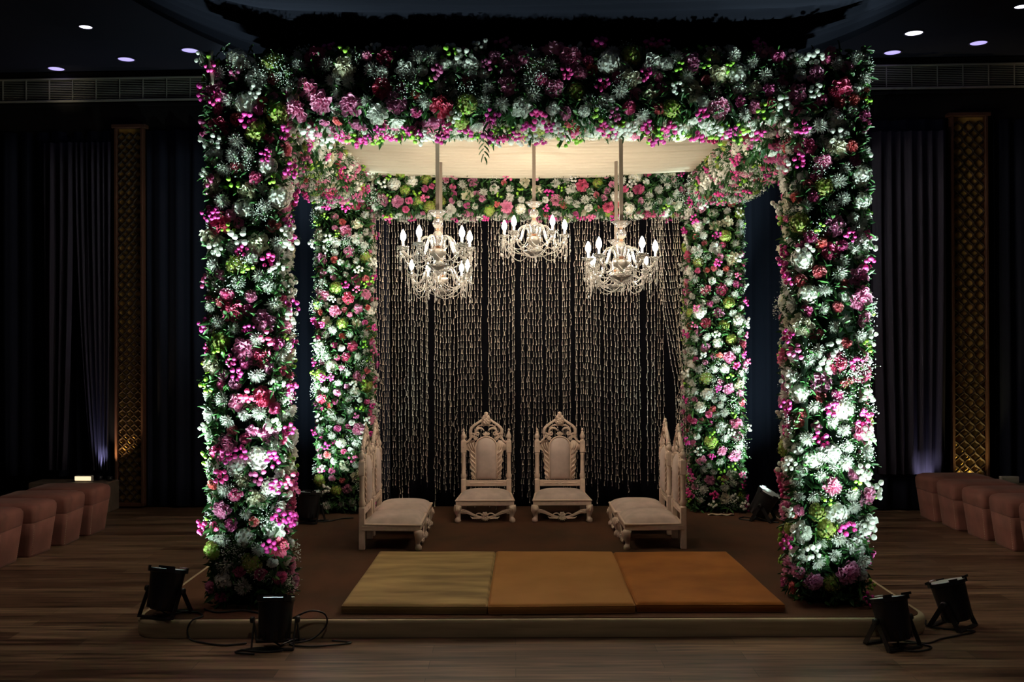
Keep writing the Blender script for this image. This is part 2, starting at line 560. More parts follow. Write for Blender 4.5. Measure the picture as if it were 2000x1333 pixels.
def lattice(x0, x1, z0, z1, label):
    t = empty('lattice_column', WP((x0 + x1) / 2, 0, 0.04), WROT, label, 'lattice panel', 'gold lattice columns')
    Wd = x1 - x0; h = z1 - z0
    fr = MB()
    for s in (-1, 1): fr.bbox((s * (Wd / 2 - 0.014), -0.03, z0 + h / 2), (0.028, 0.09, h), 0.004)
    fr.bbox((0, -0.03, z1 + 0.02), (Wd + 0.06, 0.10, 0.04), 0.004); fr.bbox((0, -0.03, z0 + 0.02), (Wd, 0.09, 0.04), 0.004)
    fr.build('frame', M['jamb'], t, smooth=False)
    MB().box((0, 0.0, z0 + h / 2), (Wd - 0.05, 0.01, h)).build('gold_backing', M['gold'], t, smooth=False)
    wi = Wd - 0.058
    cell = wi / 3
    la = MB()
    # ogee cells: wavy diagonal strips
    def strip(xs, sgn, zz0):
        pts = []
        n = int((h - 0.08) / cell * 6)
        return pts
    nz = int((h - 0.10) / (cell * 1.15))
    ch = (h - 0.10) / nz
    for j in range(nz):
        for i in range(3):
            cx = -wi / 2 + cell * (i + 0.5); cz = z0 + 0.05 + ch * (j + 0.5)
            for sx, sz in ((1, 1), (-1, 1), (1, -1), (-1, -1)):
                a = Vector((cx + sx * cell / 2, -0.028, cz)); b = Vector((cx, -0.028, cz + sz * ch / 2))
                m1 = a.lerp(b, 0.5) + Vector((sx * cell * 0.10, 0, sz * ch * -0.02))
                la.tube([a, a.lerp(m1, .6) + Vector((sx * .003, 0, 0)), m1, m1.lerp(b, .5) - Vector((0, 0, sz * .003)), b], 0.0125, 4, flat=1.3, caps=False)
    la.build('lattice', M['lattice'], t, smooth=False)
    return t


lattice(-4.37, -4.05, 0.02, 4.16, 'tall gold lattice column on the left wall, lit warm near its base')
lattice(4.60, 4.98, 0.02, 4.16, 'tall gold lattice column on the right wall, lit yellow low down')

# plinth with a lit strip, left
t = empty('stone_plinth', WP(-4.75, 0, 0.28), WROT, 'low stone plinth under the sheer curtain behind the left ottomans', 'plinth')
MB().bbox((0, 0, 0.16), (0.86, 0.30, 0.32), 0.01).build('block', M['plinth'], t, smooth=False)
t = empty('light_fixture', WP(-4.62, 0.37, 0.33), WROT, 'small lit strip light on the plinth behind the left ottomans', 'light fixture')
MB().bbox((0, 0, -0.015), (0.19, 0.05, 0.065), 0.006).build('housing', M['fixture'], t, smooth=False)
MB().bbox((0, -0.027, -0.012), (0.175, 0.012, 0.044), 0.004).build('diffuser', M['strip_lit'], t, smooth=False)
t = empty('stone_plinth', WP(5.6, 0, 0.16), WROT, 'low stone plinth behind the right ottomans', 'plinth')
MB().bbox((0, 0, 0.16), (1.1, 0.18, 0.32), 0.01).build('block', M['plinth'], t, smooth=False)
t = empty('light_fixture', WP(5.14, 0.36, 0.18), WROT, 'unlit white fixture on the plinth behind the right ottomans', 'light fixture')
MB().bbox((0, 0, -0.01), (0.19, 0.05, 0.075), 0.006).build('housing', M['fixture'], t, smooth=False)
MB().bbox((0, -0.026, -0.01), (0.15, 0.008, 0.045), 0.003).build('diffuser', M['grille'], t, smooth=False)


# uplights hidden behind ottomans: small spot fixtures on the plinths
def uplight(x, z, off, aim, power, col, ang, label):
    p = WP(x, z, off)
    t = empty('wall_uplight', p, 0, label, 'uplight', 'small wall uplights')
    MB().lathe([(0.02, -0.045), (0.03, -0.04), (0.03, 0.0), (0.024, 0.002), (0.022, -0.01)], 14).build('housing', M['parblack'], t)
    lamp('SPOT', 'uplight_lamp', (p[0], p[1], p[2] + 0.02), power, col, aim, 0.015, ang, 0.8)


uplight(-4.50, 0.365, 0.21, WP(-4.47, 1.4, 0.06), 13, (0.72, 0.70, 1.0), 46, 'small black uplight under the left sheer curtain')
uplight(-4.37, 0.365, 0.25, WP(-4.20, 1.1, -0.02), 24, (1.0, 0.66, 0.30), 50, 'small black uplight at the foot of the left lattice column')
uplight(4.30, 0.05, 0.24, WP(4.26, 1.4, 0.08), 12, (0.84, 0.78, 1.0), 44, 'small black uplight under the right grey lilac curtain')
uplight(4.76, 0.05, 0.26, WP(4.80, 1.1, -0.02), 34, (1.0, 0.80, 0.30), 50, 'small black uplight at the foot of the right lattice column')
lamp('SPOT', 'grille_lamp', WP(-5.0, 4.3, 0.35), 0.9, (1.0, 0.85, 0.6), WP(-4.9, 4.75, -0.1), 0.03, 80, 1.0)
lamp('SPOT', 'grille_lamp', WP(3.6, 4.3, 0.35), 0.5, (1.0, 0.85, 0.6), WP(3.5, 4.75, -0.1), 0.03, 80, 1.0)
lamp('SPOT', 'grille_lamp', WP(5.6, 4.3, 0.35), 0.8, (1.0, 0.85, 0.6), WP(5.6, 4.75, -0.1), 0.03, 80, 1.0)


# ------------------------------------------------------------------ navy drape swagged over the canopy
def drape_fn(u, v):
    a = (u - 0.5) * 2          # -1..1 across
    X = AX + a * 3.75
    y = 2.6 + 5.1 * v
    q = abs(a * 3.75)
    z = 3.86 + 0.92 * (max(0, q - 1.6) / 2.15) ** 1.55 + 0.02 * (q / 1.6) ** 2
    y2 = y + 0.35 * (1 - (q / 3.75) ** 2) * (1 if v > .5 else v * 2) * 0.6 - 0.0 * q
    ph = v * 5.1 / 0.20 * 2 * PI + 0.8 * math.sin(a * 2.3) + 1.4 * math.sin(v * 9)
    z += 0.05 * abs(math.sin(ph / 2)) + 0.015 * math.sin(ph * 0.37 + a * 3) - 0.10 * (1 - v)
    return (X, y2, min(z, 4.80))


o = MB().grid(drape_fn, 60, 260).build('ceiling_drape', M['swag'])
o.modifiers.new('thickness', 'SOLIDIFY').thickness = 0.004
tag(o, 'navy fabric swag hanging in folds from the ceiling above the flower canopy', 'drape')


# ------------------------------------------------------------------ platform
px0, px1, py0, py1 = -2.34, 2.53, 6.09, 10.35


def rounded_rect(x0, x1, y0, y1, r, n=8):
    pts = []
    for cx, cy, a0 in ((x1 - r, y0 + r, -PI / 2), (x1 - r, y1 - r, 0), (x0 + r, y1 - r, PI / 2), (x0 + r, y0 + r, PI)):
        for k in range(n + 1):
            a = a0 + PI / 2 * k / n
            pts.append((cx + r * math.cos(a), cy + r * math.sin(a)))
    return pts


plat = empty('stage_platform', (AX, 8.2, 0), 0, 'low cream edged platform with brown carpet under the flower canopy', 'platform')
rr_ = rounded_rect(px0 - AX, px1 - AX, py0 - 8.2, py1 - 8.2, 0.16)
n = len(rr_)
mb = MB()
v = []
for (ins, z) in ((0.006, 0.001), (-0.004, 0.03), (0.002, 0.06), (-0.004, 0.088), (0.004, 0.104), (0.02, 0.110), (0.045, 0.108)):
    for i, (x, y) in enumerate(rr_):
        L = math.hypot(x, y)
        v.append((x - x / L * ins, y - y / L * ins, z))
f = [tuple(range(6 * n, 7 * n))]
for i in range(6):
    for k in range(n):
        f.append((i * n + k, i * n + (k + 1) % n, (i + 1) * n + (k + 1) % n, (i + 1) * n + k))
mb.add(v, f)
mb.build('cloth_skirt', M['skirt'], plat, sharp=50)
mb = MB()
rc = rounded_rect(px0 - AX + 0.035, px1 - AX - 0.035, py0 - 8.2 + 0.03, py1 - 8.2 - 0.03, 0.14)
v = [(x, y, 0.105) for x, y in rc] + [(x, y, 0.1125) for x, y in rc]
n = len(rc)
f = [tuple(range(n, 2 * n))] + [(k, (k + 1) % n, n + (k + 1) % n, n + k) for k in range(n)]
mb.add(v, f).build('carpet', M['carpet'], plat, smooth=False)
PT = 0.1125


# ------------------------------------------------------------------ flower meshes
def petal_template(nl=4, nw=3, length=1.0, width=0.4, cup=0.15, curl=0.3, ruffle=0.0, tipround=0.6, rnd=None):
    """petal growing along +Y from the origin, facing +Z"""
    v = []
    for j in range(nl):
        t = j / (nl - 1)
        w = width * (0.25 + 0.75 * math.sin(PI * min(1, t * 0.9 + 0.08) ** 0.8)) if t < 1 else width * tipround
        for i in range(nw):
            s = (i / (nw - 1) - 0.5) * 2
            z = cup * (s * s) * width + curl * t * t * length
            ru = ruffle * math.sin(s * 7 + t * 5 + (rnd or 0)) * t
            v.append((s * w / 2, length * t * (1 - 0.10 * s * s * t) + ru * 0.5, z + ru))
    f = []
    for j in range(nl - 1):
        for i in range(nw - 1):
            a = j * nw + i
            f.append((a, a + 1, a + 1 + nw, a + nw))
    return np.array(v), f


def mrot(az, el, r0=0.0, z0=0.0, scale=1.0, roll=0.0):
    return Matrix.Rotation(az, 4, 'Z') @ Matrix.Translation((0, r0, z0)) @ Matrix.Rotation(el, 4, 'X') @ Matrix.Rotation(roll, 4, 'Y') @ Matrix.Scale(scale, 4)


def fl_chrys(seed):
    r = random.Random(seed)
    mb = MB()
    for k, (n_, el, sc, r0, z0) in enumerate([(17, 0.05, 1.0, .006, -0.004), (16, 0.32, .95, .005, .002), (14, 0.62, .84, .004, .006), (11, 0.95, .66, .003, .010), (8, 1.25, .5, .002, .012)]):
        for i in range(n_):
            tv, tf = petal_template(3, 3, 0.045, 0.0135, 0.35, 0.30, 0, 0.35)
            mb.inst(tv, tf, [mrot(2 * PI * (i + r.uniform(-.25, .25)) / n_ + k * .4, el + r.uniform(-.12, .12), r0, z0, sc * r.uniform(.85, 1.08), r.uniform(-.25, .25))], 0 if k < 4 else 1)
    mb.lathe([(0.004, -0.02), (0.018, -0.006), (0.01, 0.002)], 8, mi=0)
    return mb


def fl_peony(seed):
    r = random.Random(seed)
    mb = MB()
    for k, (n_, el, sc, r0, z0) in enumerate([(8, 0.12, 1.0, .008, -0.012), (8, 0.45, .98, .010, -.004), (8, 0.80, .86, .012, .0), (8, 1.05, .74, .018, .006), (7, 1.25, .62, .012, .014), (6, 1.45, .5, .006, .018)]):
        for i in range(n_):
            tv, tf = petal_template(4, 5, 0.063, 0.054, 0.30, -0.28 if k > 1 else 0.1, 0.007, 0.62, r.uniform(0, 6))
            mb.inst(tv, tf, [mrot(2 * PI * (i + r.uniform(-.4, .4)) / n_ + k * .5, el + r.uniform(-.2, .2), r0, z0, sc * r.uniform(.8, 1.1), r.uniform(-.5, .5))])
    mb.ell((0, 0, 0.0), (0.035, 0.035, 0.02), 8, 4)
    return mb


def fl_carn(seed):
    r = random.Random(seed)
    mb = MB()
    for k, (n_, el, sc, r0, z0) in enumerate([(8, 0.12, 1.0, .003, -.004), (8, 0.5, .95, .004, .0), (7, 0.85, .85, .004, .003), (6, 1.15, .75, .003, .006), (5, 1.4, .62, .002, .008)]):
        for i in range(n_):
            tv, tf = petal_template(3, 5, 0.036, 0.030, 0.25, -0.1, 0.006, 0.95, r.uniform(0, 6))
            mb.inst(tv, tf, [mrot(2 * PI * (i + r.uniform(-.4, .4)) / n_ + k * .7, el + r.uniform(-.2, .2), r0, z0, sc * r.uniform(.85, 1.1), r.uniform(-.5, .5))])
    mb.ell((0, 0, 0.0), (0.014, 0.014, 0.012), 8, 4)
    return mb


def fl_hyd(seed):
    r = random.Random(seed)
    mb = MB()
    n_ = 44
    for i in range(n_):
        ph = math.acos(1 - (i + .5) / n_ * 1.05)
        th = i * 2.39996
        R = 0.062 * r.uniform(.9, 1.08)
        d = Vector((math.sin(ph) * math.cos(th), math.sin(ph) * math.sin(th), math.cos(ph) * 0.8))
        q = d.to_track_quat('Z', 'Y').to_matrix().to_4x4()
        spin = r.uniform(0, PI)
        for j in range(4):
            tv, tf = petal_template(3, 2, 0.019, 0.017, 0, -0.35, 0, 0.5)
            Mx = Matrix.Translation(d * R) @ q @ Matrix.Rotation(spin + j * PI / 2, 4, 'Z') @ Matrix.Rotation(0.45 + r.uniform(-.25, .35), 4, 'X')
            mb.inst(tv, tf, [Mx], 0 if r.random() < .8 else 1)
    mb.ell((0, 0, 0.0), (0.05, 0.05, 0.04), 10, 5, mi=1)
    return mb


ICO = None


def ico(sub=1):
    import bmesh
    bm = bmesh.new()
    bmesh.ops.create_icosphere(bm, subdivisions=sub, radius=1)
    v = np.array([tuple(x.co) for x in bm.verts]); f = [tuple(x.index for x in fc.verts) for fc in bm.faces]
    bm.free()
    return v, f


I1 = ico(1); I2 = ico(2)


def fl_pom(seed, n_=7, rad=0.0135, spread=0.042):
    r = random.Random(seed)
    mb = MB()
    P = []
    tries = 0
    while len(P) < n_ and tries < 400:
        tries += 1
        p = Vector((r.uniform(-1, 1) * spread, r.uniform(-1, 1) * spread, r.uniform(.006, .045)))
        if math.hypot(p.x, p.y) > spread * 1.05: continue
        if any((p - q).length < rad * 1.75 for q in P): continue
        P.append(p)
    for p in P:
        s = rad * r.uniform(.85, 1.12)
        nz = 1 + 0.08 * np.sin(I2[0][:, 0:1] * 23 + I2[0][:, 1:2] * 17) * np.cos(I2[0][:, 2:3] * 19)
        mb.inst(I2[0] * nz * np.array([1, 1, .86]), I2[1], [Matrix.Translation(p) @ Euler((r.uniform(-.5, .5), r.uniform(-.5, .5), 0)).to_matrix().to_4x4() @ Matrix.Scale(s, 4)])
        mb.tube([(0, 0, -0.05), (p.x * .5, p.y * .5, -0.01), tuple(p)], 0.0012, 3, 1)
    return mb


def fl_gyp(seed):
    r = random.Random(seed)
    mb = MB()
    for i in range(95):
        p = Vector((r.gauss(0, 1) * .034, r.gauss(0, 1) * .034, r.uniform(.0, .055)))
        mb.inst(I1[0], I1[1], [Matrix.Translation(p) @ Matrix.Scale(r.uniform(.0018, .0034), 4)], 0)
        if i % 4 == 0: mb.tube([(p.x * .1, p.y * .1, -0.04), tuple(p)], 0.0007, 3, 1)
    return mb


def meshes(fn, mats, name, seeds=(1, 2), **kw):
    out = []
    for s in seeds:
        out.append(fn(s, **kw).mesh(name, mats))
    return out


FL = {
    'white_peony': ('peony', 0.064, meshes(fl_peony, [M['white']], 'white_peony')),
    'cream_peony': ('peony', 0.062, meshes(fl_peony, [M['cream']], 'cream_peony', (5,))),
    'pink_peony': ('peony', 0.064, meshes(fl_peony, [M['lpink']], 'pink_peony', (3, 4))),
    'rose_peony': ('peony', 0.062, meshes(fl_peony, [M['rose']], 'rose_peony', (6,))),
    'chrys': ('chrysanthemum', 0.047, meshes(fl_chrys, [M['white'], M['cream']], 'white_chrysanthemum', (1, 2, 3))),
    'carn_pink': ('carnation', 0.036, meshes(fl_carn, [M['pink']], 'pink_carnation')),
    'carn_lpink': ('carnation', 0.036, meshes(fl_carn, [M['lpink']], 'light_pink_carnation')),
    'carn_coral': ('carnation', 0.034, meshes(fl_carn, [M['coral']], 'coral_carnation')),
    'carn_white': ('carnation', 0.038, meshes(fl_carn, [M['white']], 'white_carnation')),
    'hyd_green': ('hydrangea', 0.064, meshes(fl_hyd, [M['ygreen'], M['lime']], 'green_hydrangea')),
    'hyd_white': ('hydrangea', 0.062, meshes(fl_hyd, [M['white'], M['cream']], 'white_hydrangea')),
    'pom_mag': ('pompom_sprig', 0.046, meshes(fl_pom, [M['magenta'], M['stem']], 'magenta_pompoms', (1, 2, 3), n_=8)),
    'pom_white': ('pompom_sprig', 0.046, meshes(fl_pom, [M['white'], M['stem']], 'white_pompoms', (4, 5, 6), n_=8, rad=0.0145)),
    'pom_lime': ('pompom_sprig', 0.034, meshes(fl_pom, [M['lime'], M['stem']], 'lime_pompoms', (7, 8), n_=5, rad=0.0125)),
    'pom_pink': ('pompom_sprig', 0.040, meshes(fl_pom, [M['pink'], M['stem']], 'pink_pompoms', (9, 10), n_=7)),
}
GYP = [fl_gyp(s) for s in (1, 2)]

# mixes: (kind, weight) big first, then medium, then small
BIG = [('white_peony', 2), ('cream_peony', 1.6), ('pink_peony', 4.0), ('rose_peony', 1.4), ('hyd_green', 1.9), ('hyd_white', 2.0)]
MED = [('chrys', 8.5), ('carn_pink', 1.6), ('carn_lpink', 1.4), ('carn_coral', 1.2), ('carn_white', 1.8)]
SML = [('pom_mag', 4.4), ('pom_white', 3.8), ('pom_lime', 1.5), ('pom_pink', 1.2)]


def pick(L, r):
    t = sum(w for _, w in L); x = r.uniform(0, t)
    for k, w in L:
        x -= w
        if x <= 0: return k
    return L[-1][0]


LEAFV, LEAFF = petal_template(4, 3, 0.075, 0.026, 0.35, -0.15, 0, 0.08)
FERNV, FERNF = petal_template(3, 2, 0.055, 0.009, 0, -0.2, 0, 0.1)


def floral(name, center, size, faces, label, cat, group, seed, zfade=False, dens=1.0, hang=False):
    """box of blooms: size = outer half extents; faces = list of 'F','B','L','R','D','U' (front is -y)"""
    r = random.Random(seed)
    t = empty(name, (center[0], center[1], center[2] - size[2]), 0, label, cat, group)
    cz = size[2]
    core = 0.075
    hx, hy, hz = size[0] - core, size[1] - core, size[2] - (core if name == 'flower_beam' else 0.01)
    fr = MB()
    def corefn(u, v):
        return (0, 0, 0)
    fr.bbox((0, 0, cz), (2 * hx, 2 * hy, 2 * hz), 0.04)
    fr.build('frame', M['core'], t)
    spec = {'F': ((0, -1, 0), (1, 0, 0), (0, 0, 1), hy, hx, hz), 'B': ((0, 1, 0), (-1, 0, 0), (0, 0, 1), hy, hx, hz),
            'L': ((-1, 0, 0), (0, -1, 0), (0, 0, 1), hx, hy, hz), 'R': ((1, 0, 0), (0, 1, 0), (0, 0, 1), hx, hy, hz),
            'D': ((0, 0, -1), (1, 0, 0), (0, -1, 0), hz, hx, hy), 'U': ((0, 0, 1), (1, 0, 0), (0, 1, 0), hz, hx, hy)}
    placed = []
    over = {}
    counts = {}
    leafM = []; fernM = []; gypM = []; lightM = []
    pool = []
    for fc, fd in faces:
        nrm, uu, vv, dist, hu, hv = spec[fc]
        N = Vector(nrm); U = Vector(uu); V = Vector(vv)
        area = 4 * hu * hv
        for stage, lst, rate, dmin, lift in ((0, BIG, 32, 0.118, 0.018), (1, MED, 118, 0.070, 0.030), (2, SML, 130, 0.062, 0.046), (3, MED, 26, 0.052, 0.010)):
            tries = int(area * rate * fd * dens * 3.0)
            goal = int(area * rate * fd * dens)
            got = 0
            for _ in range(tries):
                if got >= goal: break
                a = r.uniform(-hu - .03, hu + .03); b = r.uniform(-hv - (0.02 if name == 'flower_beam' else -0.03), hv + (.02 if name == 'flower_beam' else -.0))
                kind = pick(lst, r)
                rad = FL[kind][1]
                edge = max(0, abs(a) - hu + .05) / .08
                p = N * (dist + lift + r.uniform(-.008, .022) - 0.02 * min(1, edge)) + U * a + V * b
                if any((p - q).length < (rad + rq) * 0.86 for q, rq in placed[-400:]): continue
                placed.append((p, rad))
                got += 1
                d = N + U * (r.uniform(-.38, .38) + (a / hu) ** 5 * .5 if hu > .1 else 0) + V * (r.uniform(-.35, .35) - (0.34 if abs(nrm[2]) < .5 else 0))
                pool.append((kind, p, d.normalized(), rad))
        nl = int(area * 1250 * fd)
        for _ in range(nl):
            a = r.uniform(-hu - .03, hu + .03); b = r.uniform(-hv - .02, hv + .02)
            p = N * (dist + r.uniform(-.005, .035)) + U * a + V * b
            d = (N + U * r.uniform(-1.3, 1.3) + V * r.uniform(-1.5, 1.0)).normalized()
            q = d.to_track_quat('Y', 'Z').to_matrix().to_4x4()
            Mx = Matrix.Translation(p + Vector((0, 0, cz))) @ q @ Matrix.Rotation(r.uniform(-1.6, 1.6), 4, 'Y') @ Matrix.Scale(r.uniform(.6, 1.25), 4)
            (leafM if r.random() < .72 else lightM).append(Mx)
        for _ in range(int(area * 9 * fd)):      # feathery fern sprays
            a = r.uniform(-hu, hu); b = r.uniform(-hv, hv)
            p = N * (dist + .02) + U * a + V * b + Vector((0, 0, cz))
            d0 = (N * .9 + U * r.uniform(-1, 1) + V * r.uniform(-1, .6)).normalized()
            for k in range(12):
                q = (d0 + U * r.uniform(-.5, .5) + V * r.uniform(-.5, .5)).normalized().to_track_quat('Y', 'Z').to_matrix().to_4x4()
                fernM.append(Matrix.Translation(p + d0 * .007 * k) @ q)
        for _ in range(int(area * 10 * fd)):
            a = r.uniform(-hu, hu) * 1.08; b = r.uniform(-hv, hv)
            p = N * (dist + .045) + U * a + V * b + Vector((0, 0, cz))
            q = (N + U * a / max(hu, .1) * .4).normalized().to_track_quat('Z', 'Y').to_matrix().to_4x4()
            gypM.append(Matrix.Translation(p) @ q @ Matrix.Rotation(r.uniform(0, 6), 4, 'Z') @ Matrix.Scale(r.uniform(.9, 1.35), 4))
        # stray sprigs that reach out beyond the outline
        for _ in range(int(area * 11 * fd)):
            s = r.choice((-1, 1))
            if hu > hv and fc in 'F':
                a = r.uniform(-hu, hu); b = s * (hv + .05)
                out = V * s
            else:
                a = s * (hu + .05); b = r.uniform(-hv, hv); out = U * s
            p = N * (dist + r.uniform(-.05, .03)) + U * a + V * b
            pool.append((pick(SML, r), p + out * r.uniform(.0, .035), (out + N * .6).normalized(), .02))
    if hang:
        for k in range(11):
            d = Vector(((-1) ** k * .9, -.4, -.9 if k < 9 else -2)).normalized()
            leafM.append(Matrix.Translation((-.19 - center[0], -hy - .04, 3.14 - .017 * k - (center[2] - size[2]))) @ d.to_track_quat('Y', 'Z').to_matrix().to_4x4() @ Matrix.Rotation(.3, 4, 'Y') @ Matrix.Scale(.75, 4))
        for _ in range(46):
            a = r.uniform(-hx, hx)
            ln = r.uniform(.02, .11)
            p = Vector((a, -hy + r.uniform(-.05, .12), -hz - .03 - ln))
            pool.append((r.choice(['pom_mag', 'pom_white', 'pom_lime', 'pom_mag']), p, Vector((r.uniform(-.3, .3), -.3, -1)).normalized(), .02))
            for k in range(3):
                d = Vector((r.uniform(-1, 1), r.uniform(-.6, .2), -1)).normalized()
                leafM.append(Matrix.Translation(p + Vector((0, 0, cz + .03 * k))) @ d.to_track_quat('Y', 'Z').to_matrix().to_4x4() @ Matrix.Rotation(r.uniform(-1, 1), 4, 'Y'))
    pool = [e for e in pool if e[1].z + cz > e[3] * 1.1 + .03 or abs(center[2] - size[2]) > 1]
    # at most 96 of each part name as objects, the rest (smallest) as one stuff part
    r.shuffle(pool)
    pool.sort(key=lambda e: 0 if (e[2].y < -.5 or e[2].x * (AX - center[0]) > .4) else 1)
    for kind, p, d, rad in pool:
        pname, _, ms = FL[kind]
        colour = {'white': 'white', 'cream': 'cream'}.get(kind.split('_')[0], '')
        counts[kind] = counts.get(kind, 0) + 1
        me = r.choice(ms)
        q = d.to_track_quat('Z', 'Y').to_matrix().to_4x4() @ Matrix.Rotation(r.uniform(0, 6.28), 4, 'Z')
        sc = r.uniform(.84, 1.14) * (1.10 if center[1] < 7 else 0.95)
        Mx = Matrix.Translation(p + Vector((0, 0, cz))) @ q @ Matrix.Scale(sc, 4)
        if counts[kind] <= 96:
            o = bpy.data.objects.new(me.name.split('.')[0], me)
            COL.objects.link(o)
            o.parent = t
            o.matrix_local = Mx
        else:
            over.setdefault(me, []).append(Mx)
    if over:
        groups = {}
        for me, L in over.items():
            groups.setdefault(me.name.split('.')[0], []).append((me, L))
        for nm, gl in groups.items():
            mb = MB()
            for me, L in gl:
                tv = np.array([tuple(v_.co) for v_ in me.vertices]); tf = [tuple(p_.vertices) for p_ in me.polygons]
                mi = [p_.material_index for p_ in me.polygons]
                for Mx in L:
                    s0 = len(mb.m)
                    mb.inst(tv, tf, [Mx]); mb.m[s0:] = mi
            o = mb.build(nm + '_filler', list(gl[0][0].materials), t)
            o['kind'] = 'stuff'
    if center[2] - size[2] < 1:
        leafM = [q for q in leafM if q.translation.z + min(0, (q.to_3x3() @ Vector((0, .08, 0))).z) > 0]
        lightM = [q for q in lightM if q.translation.z + min(0, (q.to_3x3() @ Vector((0, .08, 0))).z) > 0]
        fernM = [q for q in fernM if q.translation.z > .06]
        gypM = [q for q in gypM if q.translation.z > .08]
    mb = MB().inst(LEAFV, LEAFF, leafM, 0).inst(LEAFV, LEAFF, lightM, 1).inst(FERNV, FERNF, fernM, 1)
    o = mb.build('foliage', [M['leaf'], M['leafl']], t)
    o['kind'] = 'stuff'
    gb = MB()
    for i, Mx in enumerate(gypM):
        g = GYP[i % 2]
        s0 = len(gb.m)
        gb.inst(np.concatenate(g.v), g.f, [Mx]); gb.m[s0:] = g.m
    if gypM:
        o = gb.build('gypsophila', [M['gyp'], M['stem']], t, smooth=False)
        o['kind'] = 'stuff'
    return t


HS = 1.845                     # half separation of pillar centres
XL, XR = AX - HS, AX + HS
YF, YB = 6.62, 10.10
PH = 1.765                     # pillar half height
PZC = PT + PH
gp = 'flower covered pillars'
floral('flower_pillar', (XL - .02, YF - .10, PZC), (.262, .195, PH), [('F', 1), ('R', .9), ('L', .8)], 'front left pillar covered in white, pink and magenta flowers', 'flower pillar', gp, 21)
floral('flower_pillar', (XR + .02, YF - .10, PZC), (.262, .195, PH), [('F', 1), ('L', .9), ('R', .8)], 'front right pillar covered in flowers, two black stage lights at its foot on the right', 'flower pillar', gp, 22)
floral('flower_pillar', (XL, YB, PZC - .06), (.285, .26, PH - .06), [('F', 1), ('R', .6), ('L', .8)], 'rear left flower pillar behind the pair of carved chairs on the left', 'flower pillar', gp, 23)
floral('flower_pillar', (XR, YB, PZC - .06), (.285, .26, PH - .06), [('F', 1), ('L', .6), ('R', .8)], 'rear right flower pillar with a cloth scrap lying at its foot', 'flower pillar', gp, 24)
gb_ = 'flower covered beams'
floral('flower_beam', (AX, YF, 3.43), (HS - .24, .285, .255), [('F', 1), ('D', .9), ('U', .3)], 'front flower beam across the top between the two front pillars', 'flower beam', gb_, 31, hang=True)
floral('flower_beam', (AX, YB, 3.30), (HS - .27, .26, .25), [('F', 1.1), ('D', .6)], 'rear flower beam above the hanging flower strings', 'flower beam', gb_, 32)
floral('flower_beam', (XL, (YF + YB) / 2, 3.38), (.27, (YB - YF) / 2 - .27, .24), [('R', 1.1), ('D', 1)], 'left side flower beam running back to the rear left pillar', 'flower beam', gb_, 33)
floral('flower_beam', (XR, (YF + YB) / 2, 3.38), (.27, (YB - YF) / 2 - .27, .24), [('L', 1.1), ('D', 1)], 'right side flower beam running back to the rear right pillar', 'flower beam', gb_, 34)


# ------------------------------------------------------------------ pleated canopy cloth
def canopy_fn(u, v):
    X = AX - 1.72 + 3.44 * u
    y = 6.75 + 3.12 * v
    a = (u - .5) * 2
    gx, gy = 0.18, 8.3
    pl = v * 3.12 / 0.155 * 2 * PI + 2.2 * math.exp(-((X - gx) ** 2) / .8) * math.tanh((y - gy) * 2.2) + .8 * math.sin(X * 1.3 + v * 4)
    z = 3.465 - .055 * (1 - a * a) - .02 * math.sin(PI * v)
    fr_ = (pl / (2 * PI)) % 1.0
    k = int(pl // (2 * PI))
    hgt = .062 + .022 * math.sin(k * 2.7)
    z += hgt * (1 - fr_ / .2) if fr_ < .2 else hgt * ((fr_ - .2) / .8) ** 1.3
    z += .03 * math.exp(-((X - gx) ** 2 + (y - gy) ** 2) / .05)
    return (X, y, z)


o = MB().grid(canopy_fn, 50, 560).build('canopy_cloth', M['canopy'])
o.modifiers.new('thickness', 'SOLIDIFY').thickness = 0.003
tag(o, 'cream pleated cloth stretched as the ceiling inside the flower canopy', 'canopy cloth')


# ------------------------------------------------------------------ curtain of hanging flower strings
def bud_template(bend):
    prof = [(.0008, 0.0), (.0016, -.010), (.0017, -.026), (.0020, -.040), (.0040, -.049), (.0056, -.053), (.0015, -.057)]
    v = []
    for r_, z in prof:
        cx = bend * math.sin(-z / .058 * PI) + bend * 0.6 * (z / .058) ** 2
        for k in range(6):
            a = 2 * PI * k / 6
            v.append((cx + r_ * math.cos(a), r_ * math.sin(a), z))
    f = []
    for i in range(len(prof) - 1):
        for k in range(6):
            a = i * 6 + k; b = i * 6 + (k + 1) % 6
            f.append((a, a + 6, b + 6, b))
    return np.array(v), f


